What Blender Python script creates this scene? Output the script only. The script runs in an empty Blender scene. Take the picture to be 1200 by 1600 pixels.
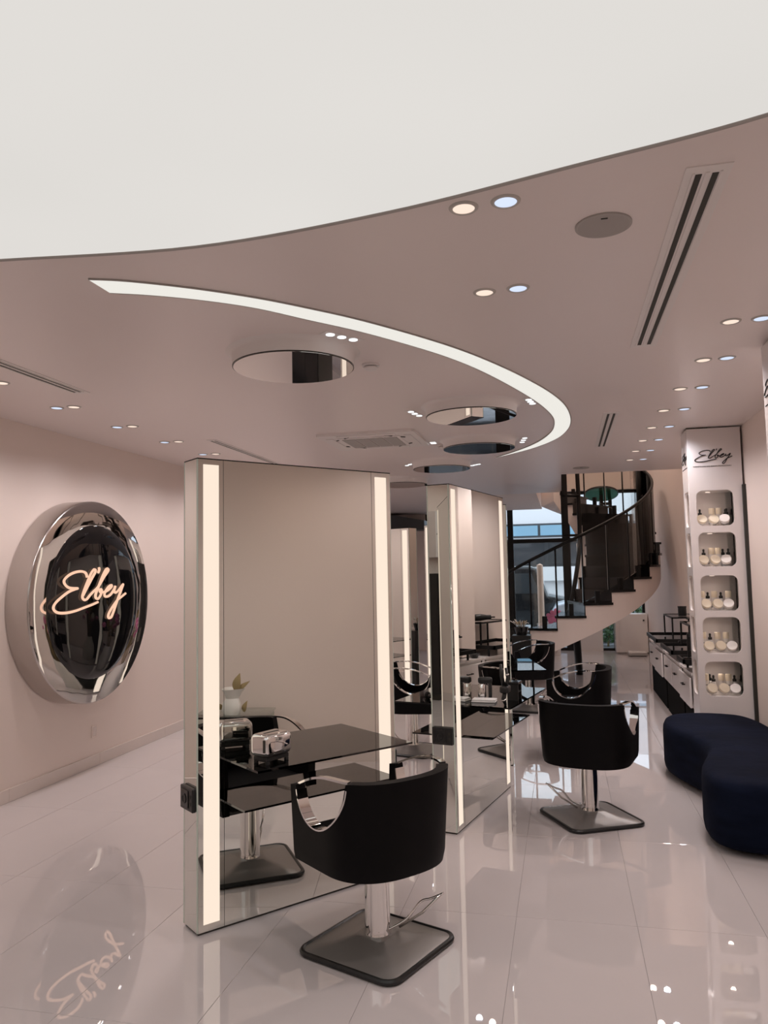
import bpy, bmesh, math, random
from mathutils import Vector, Matrix
random.seed(7)
S = bpy.context.scene
COL = S.collection
PI = math.pi
R = math.radians

# ------------------------------------------------------------------ camera
EYE = 1.75
CEIL = 3.04
XL, XR, YB, YF = -4.33, 1.65, -3.4, 17.2      # left wall, right wall, rear wall, street facade
cam_d = bpy.data.cameras.new('camera')
cam = bpy.data.objects.new('camera', cam_d)
COL.objects.link(cam)
cam_d.sensor_fit = 'VERTICAL'
cam_d.sensor_height = 24.0
cam_d.lens = 18.0                              # 1200 px on the 1600 px tall frame
cam_d.clip_start = 0.05
cam_d.clip_end = 300
_X = Vector((0.97379, 0.22664, -0.01894))      # image right in the world
_D = Vector((-0.03615, 0.07204, -0.99675))      # image down
_F = Vector((-0.22454, 0.97131, 0.07834))      # forward
CAMROWS = (_X, _D, _F)
fw = _F.normalized(); rt = (_X - fw * _X.dot(fw)).normalized(); upv = rt.cross(fw)
cam.matrix_world = Matrix(((rt.x, upv.x, -fw.x, 0), (rt.y, upv.y, -fw.y, 0), (rt.z, upv.z, -fw.z, EYE), (0, 0, 0, 1)))
S.camera = cam

# ------------------------------------------------------------------ view, world
S.view_settings.view_transform = 'Standard'
S.view_settings.look = 'None'
S.view_settings.gamma = 1.0
S.view_settings.use_curve_mapping = False
S.view_settings.exposure = 0.0
S.cycles.glossy_bounces = 5
S.cycles.max_bounces = 8
S.cycles.transparent_max_bounces = 20
W = bpy.data.worlds.new('daylight'); S.world = W
W.use_nodes = True
W.node_tree.nodes['Background'].inputs[0].default_value = (0.72, 0.82, 0.95, 1)
W.node_tree.nodes['Background'].inputs[1].default_value = 2.3

# ------------------------------------------------------------------ materials
MATS = {}
def pbr(name, col, rough=0.5, metal=0.0, spec=0.5, coat=0.0, noise=None, bump=None, emit=None, es=0.0, sheen=0.0):
    m = bpy.data.materials.new(name); m.use_nodes = True
    nt = m.node_tree; b = nt.nodes['Principled BSDF']
    b.inputs['Base Color'].default_value = (*col, 1)
    b.inputs['Roughness'].default_value = rough
    b.inputs['Metallic'].default_value = metal
    b.inputs['Specular IOR Level'].default_value = spec
    b.inputs['Coat Weight'].default_value = coat
    b.inputs['Coat Roughness'].default_value = 0.02
    if sheen:
        b.inputs['Sheen Weight'].default_value = sheen
    if emit:
        b.inputs['Emission Color'].default_value = (*emit, 1)
        b.inputs['Emission Strength'].default_value = es
    tc = None
    if noise or bump:
        tc = nt.nodes.new('ShaderNodeTexCoord')
    if noise:
        sc, amt, stretch = noise
        mp = nt.nodes.new('ShaderNodeMapping'); mp.inputs['Scale'].default_value = stretch
        nz = nt.nodes.new('ShaderNodeTexNoise'); nz.inputs['Scale'].default_value = sc; nz.inputs['Detail'].default_value = 5
        rp = nt.nodes.new('ShaderNodeValToRGB')
        rp.color_ramp.elements[0].position = 0.3; rp.color_ramp.elements[1].position = 0.7
        rp.color_ramp.elements[0].color = (*[c * (1 - amt) for c in col], 1)
        rp.color_ramp.elements[1].color = (*[min(1, c * (1 + amt)) for c in col], 1)
        nt.links.new(tc.outputs['Object'], mp.inputs[0]); nt.links.new(mp.outputs[0], nz.inputs[0])
        nt.links.new(nz.outputs[0], rp.inputs[0]); nt.links.new(rp.outputs[0], b.inputs['Base Color'])
    if bump:
        sc, st, dist = bump
        nz = nt.nodes.new('ShaderNodeTexNoise'); nz.inputs['Scale'].default_value = sc; nz.inputs['Detail'].default_value = 3
        bp = nt.nodes.new('ShaderNodeBump'); bp.inputs['Strength'].default_value = st; bp.inputs['Distance'].default_value = dist
        nt.links.new(tc.outputs['Object'], nz.inputs[0]); nt.links.new(nz.outputs[0], bp.inputs['Height'])
        nt.links.new(bp.outputs[0], b.inputs['Normal'])
    MATS[name] = m
    return m
def emission(name, col, strength, var=0.0):
    m = bpy.data.materials.new(name); m.use_nodes = True
    nt = m.node_tree; nt.nodes.remove(nt.nodes['Principled BSDF'])
    e = nt.nodes.new('ShaderNodeEmission'); e.inputs[0].default_value = (*col, 1); e.inputs[1].default_value = strength
    if var:
        tc = nt.nodes.new('ShaderNodeTexCoord'); nz = nt.nodes.new('ShaderNodeTexNoise'); nz.inputs['Scale'].default_value = 0.55
        nz.inputs['Detail'].default_value = 2
        mr = nt.nodes.new('ShaderNodeMapRange'); mr.inputs[1].default_value = 0.3; mr.inputs[2].default_value = 0.7
        mr.inputs[3].default_value = strength * (1 - var); mr.inputs[4].default_value = strength * (1 + var)
        nt.links.new(tc.outputs['Object'], nz.inputs[0]); nt.links.new(nz.outputs[0], mr.inputs[0]); nt.links.new(mr.outputs[0], e.inputs[1])
    nt.links.new(e.outputs[0], nt.nodes['Material Output'].inputs[0])
    MATS[name] = m
    return m
def glass(name, tint, refl=1.45, rough=0.0):
    m = bpy.data.materials.new(name); m.use_nodes = True
    nt = m.node_tree; nt.nodes.remove(nt.nodes['Principled BSDF'])
    fr = nt.nodes.new('ShaderNodeFresnel'); fr.inputs[0].default_value = refl
    tr = nt.nodes.new('ShaderNodeBsdfTransparent'); tr.inputs[0].default_value = (*tint, 1)
    gl = nt.nodes.new('ShaderNodeBsdfGlossy'); gl.inputs['Roughness'].default_value = rough
    gl.inputs[0].default_value = (0.95, 0.95, 0.95, 1)
    mx = nt.nodes.new('ShaderNodeMixShader')
    nt.links.new(fr.outputs[0], mx.inputs[0]); nt.links.new(tr.outputs[0], mx.inputs[1]); nt.links.new(gl.outputs[0], mx.inputs[2])
    nt.links.new(mx.outputs[0], nt.nodes['Material Output'].inputs[0])
    MATS[name] = m
    return m

pbr('wall', (0.85, 0.73, 0.67), 0.75, bump=(60, 0.04, 0.01))
pbr('ceiling', (0.84, 0.755, 0.73), 0.32, spec=0.35)
pbr('tile', (0.62, 0.565, 0.56), 0.012, spec=1.0, noise=(1.3, 0.025, (1, 1, 1)))
pbr('grout', (0.36, 0.33, 0.32), 0.7)
pbr('skirting', (0.76, 0.665, 0.62), 0.2)
pbr('white', (0.82, 0.77, 0.75), 0.35)
pbr('white_gloss', (0.80, 0.74, 0.72), 0.18)
pbr('stair_white', (0.90, 0.78, 0.715), 0.55)
pbr('mirror', (0.80, 0.81, 0.77), 0.0, metal=1.0)
pbr('disc_mirror', (0.82, 0.80, 0.79), 0.0, metal=1.0)
pbr('mirror_edge', (0.62, 0.70, 0.62), 0.15, spec=0.6)
pbr('core', (0.03, 0.028, 0.022), 0.6)
pbr('chrome', (0.83, 0.81, 0.80), 0.045, metal=1.0)
pbr('chrome_satin', (0.70, 0.67, 0.64), 0.16, metal=1.0)
pbr('sign_chrome', (0.80, 0.79, 0.79), 0.02, metal=1.0, bump=(1.1, 0.12, 0.05))
pbr('sign_rim', (0.52, 0.49, 0.47), 0.22, metal=1.0)
pbr('sign_black', (0.004, 0.004, 0.005), 0.02, spec=0.6, bump=(1.0, 0.12, 0.05))
pbr('leather', (0.0035, 0.003, 0.0035), 0.5, spec=0.11, bump=(180, 0.08, 0.003))
pbr('leather_side', (0.010, 0.009, 0.010), 0.42, spec=0.4)
pbr('base_metal', (0.30, 0.28, 0.265), 0.36, metal=0.5)
pbr('rubber', (0.008, 0.008, 0.008), 0.35)
pbr('black_plastic', (0.012, 0.012, 0.012), 0.35)
pbr('black_matte', (0.005, 0.005, 0.005), 0.85, spec=0.05)
pbr('black_gloss', (0.01, 0.01, 0.011), 0.08)
pbr('black_metal', (0.008, 0.0075, 0.0075), 0.4, spec=0.25)
pbr('black_stone', (0.007, 0.0065, 0.007), 0.15, spec=0.3)
pbr('navy', (0.0045, 0.007, 0.018), 0.9, spec=0.08, noise=(3.0, 0.35, (1, 1, 4)), bump=(9, 0.25, 0.02))
pbr('grey_plastic', (0.55, 0.52, 0.49), 0.5)
pbr('grille', (0.42, 0.39, 0.37), 0.6)
pbr('speaker', (0.40, 0.37, 0.35), 0.8)
pbr('product_white', (0.82, 0.77, 0.72), 0.3)
pbr('product_cream', (0.84, 0.74, 0.58), 0.3)
pbr('product_clear', (0.62, 0.60, 0.58), 0.1)
pbr('ink', (0.015, 0.012, 0.012), 0.5)
pbr('ceramic', (0.80, 0.78, 0.74), 0.35)
pbr('dry_leaf', (0.36, 0.27, 0.13), 0.7)
pbr('towel', (0.80, 0.78, 0.77), 0.9, bump=(120, 0.4, 0.004))
pbr('pink', (0.75, 0.25, 0.45), 0.6)
pbr('green_leaf', (0.06, 0.12, 0.04), 0.6, noise=(6, 0.5, (1, 1, 1)))
pbr('green_glass', (0.06, 0.22, 0.12), 0.06, metal=0.7)
pbr('asphalt', (0.28, 0.28, 0.29), 0.8, noise=(4, 0.15, (1, 1, 1)))
pbr('facade_white', (0.78, 0.76, 0.76), 0.8)
pbr('facade_grey', (0.45, 0.44, 0.45), 0.8)
pbr('facade_dark', (0.05, 0.055, 0.06), 0.4)
pbr('blue_glass', (0.22, 0.40, 0.52), 0.08, spec=0.8)
pbr('car_black', (0.012, 0.013, 0.015), 0.15, coat=0.6)
pbr('car_silver', (0.62, 0.66, 0.74), 0.2, metal=0.3)
pbr('car_glass', (0.05, 0.055, 0.06), 0.05, spec=0.8)
pbr('tyre', (0.015, 0.015, 0.016), 0.8)
pbr('pole_paint', (0.75, 0.50, 0.38), 0.6)
emission('ceiling_glow', (1.0, 0.965, 0.92), 0.75, 0.035)
emission('arc_glow', (1.0, 0.97, 0.90), 0.86)
emission('strip_glow', (1.0, 0.83, 0.68), 1.0)
emission('lamp_warm', (1.0, 0.79, 0.66), 1.05)
emission('lamp_cool', (0.70, 0.79, 1.0), 1.05)
emission('led_white', (0.95, 0.98, 1.0), 1.8)
emission('neon', (1.0, 0.60, 0.42), 1.05)
glass('window_glass', (0.93, 0.95, 0.95), 1.2)
glass('rail_glass', (0.94, 0.95, 0.94), 1.25)
glass('smoked_glass', (0.16, 0.15, 0.15), 1.6)
glass('acrylic', (0.85, 0.88, 0.86), 1.45)

# ------------------------------------------------------------------ mesh helpers
def link(name, me, mat, parent=None, smooth=False):
    if mat and not me.materials:
        me.materials.append(MATS[mat])
    o = bpy.data.objects.new(name, me)
    COL.objects.link(o)
    if parent is not None:
        o.parent = parent
    if smooth:
        for p in me.polygons:
            p.use_smooth = True
    return o
def pyd(name, v, f):
    me = bpy.data.meshes.new(name)
    me.from_pydata([tuple(p) for p in v], [], f)
    me.update()
    return me
def fixn(me):
    bm = bmesh.new(); bm.from_mesh(me); bmesh.ops.recalc_face_normals(bm, faces=bm.faces); bm.to_mesh(me); bm.free()
    return me
def box_me(name, x0, x1, y0, y1, z0, z1, bev=0.0, seg=2):
    bm = bmesh.new()
    bmesh.ops.create_cube(bm, size=1.0)
    for v in bm.verts:
        v.co = Vector(((x0 + x1) / 2 + v.co.x * (x1 - x0), (y0 + y1) / 2 + v.co.y * (y1 - y0), (z0 + z1) / 2 + v.co.z * (z1 - z0)))
    if bev:
        bmesh.ops.bevel(bm, geom=list(bm.edges), offset=bev, segments=seg, affect='EDGES', profile=0.5)
    me = bpy.data.meshes.new(name); bm.to_mesh(me); bm.free()
    return me
def box(name, x0, x1, y0, y1, z0, z1, mat, parent=None, bev=0.0, seg=2, smooth=False):
    return link(name, box_me(name, x0, x1, y0, y1, z0, z1, bev, seg), mat, parent, smooth)
def boxes_me(name, lst):
    v, f = [], []
    for (x0, x1, y0, y1, z0, z1) in lst:
        b = len(v)
        v += [(x0, y0, z0), (x1, y0, z0), (x1, y1, z0), (x0, y1, z0), (x0, y0, z1), (x1, y0, z1), (x1, y1, z1), (x0, y1, z1)]
        f += [(b, b + 3, b + 2, b + 1), (b + 4, b + 5, b + 6, b + 7), (b, b + 1, b + 5, b + 4), (b + 1, b + 2, b + 6, b + 5), (b + 2, b + 3, b + 7, b + 6), (b + 3, b, b + 4, b + 7)]
    return pyd(name, v, f)
def lathe(name, prof, mat, parent=None, n=40, smooth=True, cap=True, c=(0, 0)):
    v, f = [], []
    for (r, z) in prof:
        for k in range(n):
            a = 2 * PI * k / n
            v.append((c[0] + r * math.cos(a), c[1] + r * math.sin(a), z))
    for i in range(len(prof) - 1):
        for k in range(n):
            f.append((i * n + k, i * n + (k + 1) % n, (i + 1) * n + (k + 1) % n, (i + 1) * n + k))
    if cap:
        if prof[0][0] > 1e-4: f.append(tuple(reversed(range(n))))
        if prof[-1][0] > 1e-4: f.append(tuple(range((len(prof) - 1) * n, len(prof) * n)))
    me = fixn(pyd(name, v, f))
    o = link(name, me, mat, parent, False)
    if smooth:
        for p in me.polygons:
            p.use_smooth = len(p.vertices) == 4
        try: me.set_sharp_from_angle(angle=R(35))
        except Exception: pass
    return o
def tube_me(name, pts, r, n=10, closed=False, sx=1.0):
    pts = [Vector(p) for p in pts]
    m = len(pts); v, f = [], []
    prevN = None
    for i, p in enumerate(pts):
        a = pts[(i - 1) % m] if (i > 0 or closed) else p
        b = pts[(i + 1) % m] if (i < m - 1 or closed) else p
        T = (b - a).normalized()
        if prevN is None:
            N = T.orthogonal().normalized()
        else:
            N = (prevN - T * prevN.dot(T))
            N = N.normalized() if N.length > 1e-6 else T.orthogonal().normalized()
        prevN = N
        B = T.cross(N)
        rr = r[i] if isinstance(r, (list, tuple)) else r
        for k in range(n):
            t = 2 * PI * k / n
            v.append(p + N * (rr * math.cos(t)) + B * (rr * sx * math.sin(t)))
    L = m if closed else m - 1
    for i in range(L):
        for k in range(n):
            j = (i + 1) % m
            f.append((i * n + k, i * n + (k + 1) % n, j * n + (k + 1) % n, j * n + k))
    if not closed:
        f.append(tuple(reversed(range(n)))); f.append(tuple(range((m - 1) * n, m * n)))
    return pyd(name, v, f)
def tube(name, pts, r, mat, parent=None, n=10, closed=False):
    return link(name, fixn(tube_me(name, pts, r, n, closed)), mat, parent, True)
def catmull(pts, k=8, closed=False):
    P = [Vector(p) for p in pts]; out = []
    m = len(P)
    for i in range(m if closed else m - 1):
        if closed:
            p0, p1, p2, p3 = P[(i - 1) % m], P[i], P[(i + 1) % m], P[(i + 2) % m]
        else:
            p0, p1, p2, p3 = P[max(i - 1, 0)], P[i], P[i + 1], P[min(i + 2, m - 1)]
        for j in range(k):
            t = j / k
            out.append(0.5 * ((2 * p1) + (p2 - p0) * t + (2 * p0 - 5 * p1 + 4 * p2 - p3) * t * t + (3 * p1 - p0 - 3 * p2 + p3) * t ** 3))
    if not closed: out.append(P[-1])
    return out
def prism_me(name, outline, z0, z1):
    n = len(outline)
    v = [(x, y, z0) for x, y in outline] + [(x, y, z1) for x, y in outline]
    f = [tuple(reversed(range(n))), tuple(range(n, 2 * n))]
    for i in range(n):
        j = (i + 1) % n
        f.append((i, j, n + j, n + i))
    return fixn(pyd(name, v, f))
def prism(name, outline, z0, z1, mat, parent=None, smooth=False):
    return link(name, prism_me(name, outline, z0, z1), mat, parent, smooth)
def rrect(x0, x1, y0, y1, r, k=5):
    out = []
    for (cx, cy, a0) in ((x1 - r, y1 - r, 0), (x0 + r, y1 - r, 90), (x0 + r, y0 + r, 180), (x1 - r, y0 + r, 270)):
        for i in range(k + 1):
            a = R(a0 + 90 * i / k)
            out.append((cx + r * math.cos(a), cy + r * math.sin(a)))
    return out
def sheet_me(name, outer, holes, depth):
    """flat sheet in local XY with holes, thickness depth along Z (centred)"""
    cu = bpy.data.curves.new(name, 'CURVE'); cu.dimensions = '2D'; cu.fill_mode = 'BOTH'; cu.extrude = depth / 2
    for poly in [outer] + holes:
        sp = cu.splines.new('POLY'); sp.points.add(len(poly) - 1); sp.use_cyclic_u = True
        for i, (x, y) in enumerate(poly): sp.points[i].co = (x, y, 0, 1)
    o = bpy.data.objects.new(name, cu); COL.objects.link(o)
    bpy.context.view_layer.update()
    me = bpy.data.meshes.new_from_object(o.evaluated_get(bpy.context.evaluated_depsgraph_get()))
    bpy.data.objects.remove(o); bpy.data.curves.remove(cu)
    me.name = name
    return me
def text_me(name, body, size):
    cu = bpy.data.curves.new(name, 'FONT'); cu.body = body; cu.size = size; cu.extrude = 0.0008; cu.align_x = 'CENTER'; cu.align_y = 'CENTER'
    cu.space_character = 1.02; cu.resolution_u = 3
    o = bpy.data.objects.new(name, cu); COL.objects.link(o)
    bpy.context.view_layer.update()
    me = bpy.data.meshes.new_from_object(o.evaluated_get(bpy.context.evaluated_depsgraph_get()))
    bpy.data.objects.remove(o); bpy.data.curves.remove(cu)
    return me
def thing(name, label, cat, loc=(0, 0, 0), rz=0.0, group=None):
    o = bpy.data.objects.new(name, None); COL.objects.link(o)
    o.empty_display_size = 0.1
    o.location = loc; o.rotation_euler = (0, 0, rz)
    o['label'] = label; o['category'] = cat
    if group: o['group'] = group
    return o
def tag(o, label, cat, group=None):
    o['label'] = label; o['category'] = cat
    if group: o['group'] = group
    return o
def struct(o, label=None):
    o['kind'] = 'structure'
    if label: o['label'] = label
    return o
def dup(root, loc, rz, label, group=None):
    r = root.copy(); COL.objects.link(r); r.location = loc; r.rotation_euler = (0, 0, rz); r['label'] = label
    if group: r['group'] = group
    for ch in list(root.children):
        c = ch.copy(); COL.objects.link(c); c.parent = r
        for g in ch.children:
            d = g.copy(); COL.objects.link(d); d.parent = c
    return r
ORD = ['first', 'second', 'third', 'fourth', 'fifth', 'sixth', 'seventh', 'eighth', 'ninth', 'tenth', 'eleventh']

# ------------------------------------------------------------------ room shell
fl = bpy.data.objects.new('floor', box_me('floor', XL - 0.1, XR + 0.1, YB - 0.1, YF + 0.1, -0.12, -0.003)); COL.objects.link(fl)
fl.data.materials.append(MATS['grout']); struct(fl, 'glossy pale tiled salon floor')
PX, PY, X0, Y0 = 0.584, 1.22, 0.29, 4.075
tile_me = box_me('tile', 0.0009, PX - 0.0009, 0.0009, PY - 0.0009, -0.014, 0.0, 0.0008, 1)
for i in range(-8, 3):
    for j in range(-7, 11):
        xa, ya = X0 + i * PX, Y0 + j * PY
        if xa + PX < XL or xa > XR or ya + PY < YB or ya > YF: continue
        if xa < XL or xa + PX > XR or ya + PY > YF or ya < YB:
            m = box_me('tile', max(0.0009, XL - xa), min(PX - 0.0009, XR - xa), max(0.0009, YB - ya), min(PY - 0.0009, YF - ya), -0.014, 0.0)
        else:
            m = tile_me
        t = link('tile', m, 'tile', fl); t.location = (xa, ya, 0)

def wall(name, b, label, mat='wall'):
    return struct(box(name, *b, mat), label)
TOP = 6.2
wall('wall_left', (XL - 0.15, XL, YB, YF, 0, CEIL), 'plain warm off-white left wall')
wall('wall_right', (XR, XR + 0.15, YB, YF, 0, TOP), 'plain warm off-white right wall')
wall('wall_rear', (XL - 0.15, XR + 0.15, YB - 0.15, YB, 0, CEIL), 'plain wall behind the camera')
# ceiling slab, left open over the staircase
VX0, VX1, VY0, VY1 = -1.75, XR, 10.72, 16.9
ce = link('ceiling', boxes_me('ceiling', [
    (XL - 0.15, XR + 0.15, YB - 0.15, VY0, CEIL, CEIL + 0.32),
    (XL - 0.15, 0.02, VY0, 13.2, CEIL, CEIL + 0.32),
    (XL - 0.15, VX0, 13.2, YF + 0.1, CEIL, CEIL + 0.32)]), 'ceiling')
struct(ce, 'satin pinkish white ceiling with a stairwell opening')
wall('wall_upper_left', (VX0 - 0.9, VX0 - 0.75, VY0 - 0.9, YF, CEIL + 0.32, TOP), 'upper storey wall left of the stairwell')
wall('wall_upper_front', (VX0 - 0.9, XR + 0.15, VY0 - 1.0, VY0 - 0.85, CEIL + 0.32, TOP), 'upper storey wall above the salon ceiling')
struct(box('ceiling_upper', VX0 - 0.9, XR + 0.15, VY0 - 1.0, YF + 0.1, TOP, TOP + 0.15, 'ceiling'), 'upper storey ceiling over the stairwell')
# skirting pieces along the left wall
bb = bpy.data.objects.new('baseboard_left', None); COL.objects.link(bb); struct(bb, 'glossy tile skirting along the left wall')
y = YB
sk_me = box_me('skirting_tile', XL, XL + 0.014, 0.001, 1.219, 0.0, 0.105, 0.002, 1)
while y < 15.8:
    o = link('skirting_tile', sk_me, 'skirting', bb); o.location.y = y + 0.23
    y += 1.22
br = struct(box('baseboard_right', XR - 0.012, XR, YB, 7.55, 0, 0.10, 'skirting'), 'glossy skirting along the right wall')

# ------------------------------------------------------------------ street facade (far end)
fac = bpy.data.objects.new('window_1', None); COL.objects.link(fac); struct(fac, 'tall black framed street window behind the staircase')
FY = YF
def fbox(name, x0, x1, z0, z1, mat, d=0.06, par=fac, dy=0.0):
    return box(name, x0, x1, FY - d / 2 + dy, FY + d / 2 + dy, z0, z1, mat, par)
for (x0, x1) in ((-1.17, -1.05), (0.02, 0.17), (1.0, 1.07), (-3.0, -2.9), (1.6, 1.66)):
    fbox('mullion', x0, x1, 0, 3.42 if x0 > -2 else CEIL, 'black_metal', 0.12)
fbox('door_post', -1.36, -1.17, 0, 2.42, 'black_metal', 0.12)
for (z0, z1) in ((2.33, 2.42), (0.0, 0.06)):
    fbox('transom', -3.0, 0.3, z0, z1, 'black_metal', 0.11)
fbox('transom', 0.77, 1.66, 0.0, 0.05, 'black_metal', 0.11)
fbox('transom', -1.75, 1.66, 3.36, 3.42, 'black_metal', 0.11)
for (x0, x1, z0, z1) in ((-2.9, -1.36, 0.06, 2.33), (-1.05, 0.02, 0.06, 2.33), (-2.9, -1.17, 2.42, CEIL), (-1.05, 0.02, 2.42, 3.36), (0.77, 1.0, 0.05, 3.36), (1.07, 1.6, 0.05, 3.36), (0.17, 0.77, 2.3, 3.36), (-1.75, -1.17, CEIL, 3.36)):
    fbox('pane', x0, x1, z0, z1, 'window_glass', 0.01)
wall('wall_facade', (0.3, 0.77, FY - 0.1, FY + 0.1, 0, 2.3), 'pale pier in the street facade under the staircase', 'white')
wall('wall_facade_left', (XL - 0.15, -3.0, FY - 0.1, FY + 0.1, 0, CEIL), 'pale facade wall at far left')
wall('wall_facade_upper', (VX0 - 0.9, -1.17, FY - 0.1, FY + 0.1, CEIL + 0.33, 3.43), 'upper facade wall left of the windows')
wall('wall_facade_top', (VX0 - 0.9, XR + 0.15, FY - 0.1, FY + 0.1, 3.43, TOP), 'upper facade wall over the windows')
# dark sloping bulkhead seen over the far mirror tower
bk = link('trim_1', fixn(pyd('bulkhead', [(-4.2, 16.4, 2.66), (-2.9, 16.4, 2.66), (-2.9, 16.4, 2.86), (-3.75, 16.4, 3.03), (-4.2, 16.4, 3.03),
                                        (-4.2, 17.0, 2.66), (-2.9, 17.0, 2.66), (-2.9, 17.0, 2.86), (-3.75, 17.0, 3.03), (-4.2, 17.0, 3.03)],
                               [(0, 1, 2, 3, 4), (9, 8, 7, 6, 5), (0, 5, 6, 1), (1, 6, 7, 2), (2, 7, 8, 3), (3, 8, 9, 4), (4, 9, 5, 0)])), 'facade_dark')
struct(bk, 'dark grey sloping bulkhead at the far left corner')

# ------------------------------------------------------------------ ceiling fittings
def poly_panel(name, outline, z0, z1, mat, parent=None):
    """prism with a triangulated outline"""
    bm = bmesh.new()
    vs = [bm.verts.new((x, y, z0)) for x, y in outline]
    f0 = bm.faces.new(vs)
    r = bmesh.ops.extrude_face_region(bm, geom=[f0])
    for e in r['geom']:
        if isinstance(e, bmesh.types.BMVert): e.co.z = z1
    bmesh.ops.recalc_face_normals(bm, faces=bm.faces)
    bmesh.ops.triangulate(bm, faces=[f for f in bm.faces if len(f.verts) > 4])
    me = bpy.data.meshes.new(name); bm.to_mesh(me); bm.free()
    return link(name, me, mat, parent)
# luminous stretch membrane
edge = [(-4.05, 2.02), (-3.4, 2.30), (-2.75, 2.48), (-2.12, 2.565), (-1.34, 2.655), (-0.57, 2.575), (0.086, 2.42), (0.61, 2.28), (1.05, 2.07), (1.42, 1.80)]
edge = [(p.x, p.y) for p in catmull([(a, b, 0) for a, b in edge], 8)]
out = edge + [(1.45, -2.9), (-4.1, -2.9)]
lc = thing('luminous_ceiling', 'huge backlit white stretch panel with curved edge across the near ceiling', 'ceiling light', (-1.3, 0, CEIL))
def loc_outline(o, c): return [(x - c[0], y - c[1]) for x, y in o]
poly_panel('membrane', loc_outline(out, (-1.3, 0)), -0.016, -0.004, 'ceiling_glow', lc)
tube('edge_profile', [(x + 1.3, y, -0.012) for x, y in edge], 0.011, 'grille', lc, 6)

# curved light line
ao = [(-1.952, 2.86), (-1.802, 2.926), (-1.575, 3.077), (-1.348, 3.268), (-1.164, 3.465), (-0.97, 3.699), (-0.739, 4.04), (-0.535, 4.39), (-0.346, 4.80), (-0.167, 5.27), (-0.022, 5.74), (0.072, 6.21), (0.112, 6.76), (0.085, 7.25), (-0.03, 7.75), (-0.29, 8.27), (-0.687, 8.775)]
ai = [(-1.953, 3.026), (-1.783, 3.108), (-1.589, 3.233), (-1.401, 3.396), (-1.219, 3.626), (-1.018, 3.879), (-0.805, 4.207), (-0.63, 4.52), (-0.475, 4.88), (-0.303, 5.40), (-0.146, 5.97), (-0.047, 6.51), (-0.031, 6.92), (-0.071, 7.34), (-0.206, 7.85), (-0.424, 8.32), (-0.70, 8.77)]
co = [(p.x, p.y) for p in catmull([(a, b, 0) for a, b in ao], 6)]
ci = [(p.x, p.y) for p in catmull([(a, b, 0) for a, b in ai], 6)]
v = [(x, y, -0.006) for x, y in co] + [(x, y, -0.006) for x, y in ci] + [(x, y, -0.0005) for x, y in co] + [(x, y, -0.0005) for x, y in ci]
n = len(co); f = []
for i in range(n - 1):
    f += [(i, i + 1, n + i + 1, n + i), (2 * n + i, 3 * n + i, 3 * n + i + 1, 2 * n + i + 1), (i, 2 * n + i, 2 * n + i + 1, i + 1), (n + i, n + i + 1, 3 * n + i + 1, 3 * n + i)]
f.append((0, n, 3 * n, 2 * n))
al = thing('curved_ceiling_light', 'long curved white light line sweeping round the mirrored ceiling discs', 'ceiling light', (0, 0, CEIL))
link('diffuser', fixn(pyd('diffuser', v, f)), 'arc_glow', al)
tube('edge_profile', [(x, y, -0.003) for x, y in co], 0.0055, 'grille', al, 5)
tube('edge_profile', [(x, y, -0.003) for x, y in ci], 0.0055, 'grille', al, 5)

# mirrored drum discs
discs = [(-1.497, 4.195, 0.353, 'largest round mirrored ceiling drum nearest the camera', 0.085),
         (-0.661, 5.954, 0.352, 'second mirrored ceiling drum, inside the bend of the curved light', 0.085),
         (-0.770, 7.565, 0.352, 'third mirrored ceiling drum, beside the far end of the curved light', 0.085),
         (-1.359, 8.946, 0.335, 'fourth mirrored ceiling drum, just above the second mirror tower', 0.085),
         (-2.143, 10.407, 0.352, 'farthest mirrored ceiling drum, seen in the gap between the mirror towers', 0.085)]
for (x, y, r, lab, h) in discs:
    d = thing('ceiling_drum', lab, 'ceiling mirror', (x, y, CEIL), 0, 'mirrored ceiling drums')
    lathe('drum', [(r + 0.04, 0.0), (r + 0.018, -0.008), (r + 0.005, -0.026), (r, -h + 0.004), (r - 0.003, -h)], 'white', d, 64, cap=False)
    lathe('mirror_disc', [(r - 0.004, -h + 0.006), (r - 0.004, -h - 0.004)], 'disc_mirror', d, 64)
    lathe('shadow_ring', [(r + 0.001, -h - 0.001), (r + 0.001, -h + 0.004), (r - 0.004, -h + 0.004), (r - 0.004, -h - 0.001)], 'core', d, 64, cap=False)

# recessed downlights
def spot(parent, col, power):
    ld = bpy.data.lights.new('lamp', 'SPOT'); ld.energy = power; ld.color = col; ld.spot_size = R(150); ld.spot_blend = 1.0; ld.shadow_soft_size = 0.035
    o = bpy.data.objects.new('lamp', ld); COL.objects.link(o); o.parent = parent; o.location = (0, 0, -0.02)
    return o
dl_proto = {}
WARM, COOL = (1.0, 0.80, 0.68), (0.88, 0.90, 1.0)
SPOT_W = 9.0
def downlight(x, y, kind, label, group, gain=1.0):
    if kind not in dl_proto:
        d = thing('downlight', label, 'downlight', (x, y, CEIL), 0, group)
        lathe('trim_ring', [(0.038, -0.0015), (0.040, -0.006), (0.047, -0.007), (0.052, -0.003), (0.053, 0.0)], 'grey_plastic', d, 28, cap=False)
        lathe('lens', [(0.039, -0.001), (0.039, -0.004), (0.02, -0.005), (0.0, -0.005)], 'lamp_warm' if kind == 'warm' else 'lamp_cool', d, 28)
        dl_proto[kind] = d
    else:
        d = dup(dl_proto[kind], (x, y, CEIL), 0, label, group)
    spot(d, WARM if kind == 'warm' else COOL, SPOT_W * gain)
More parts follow.
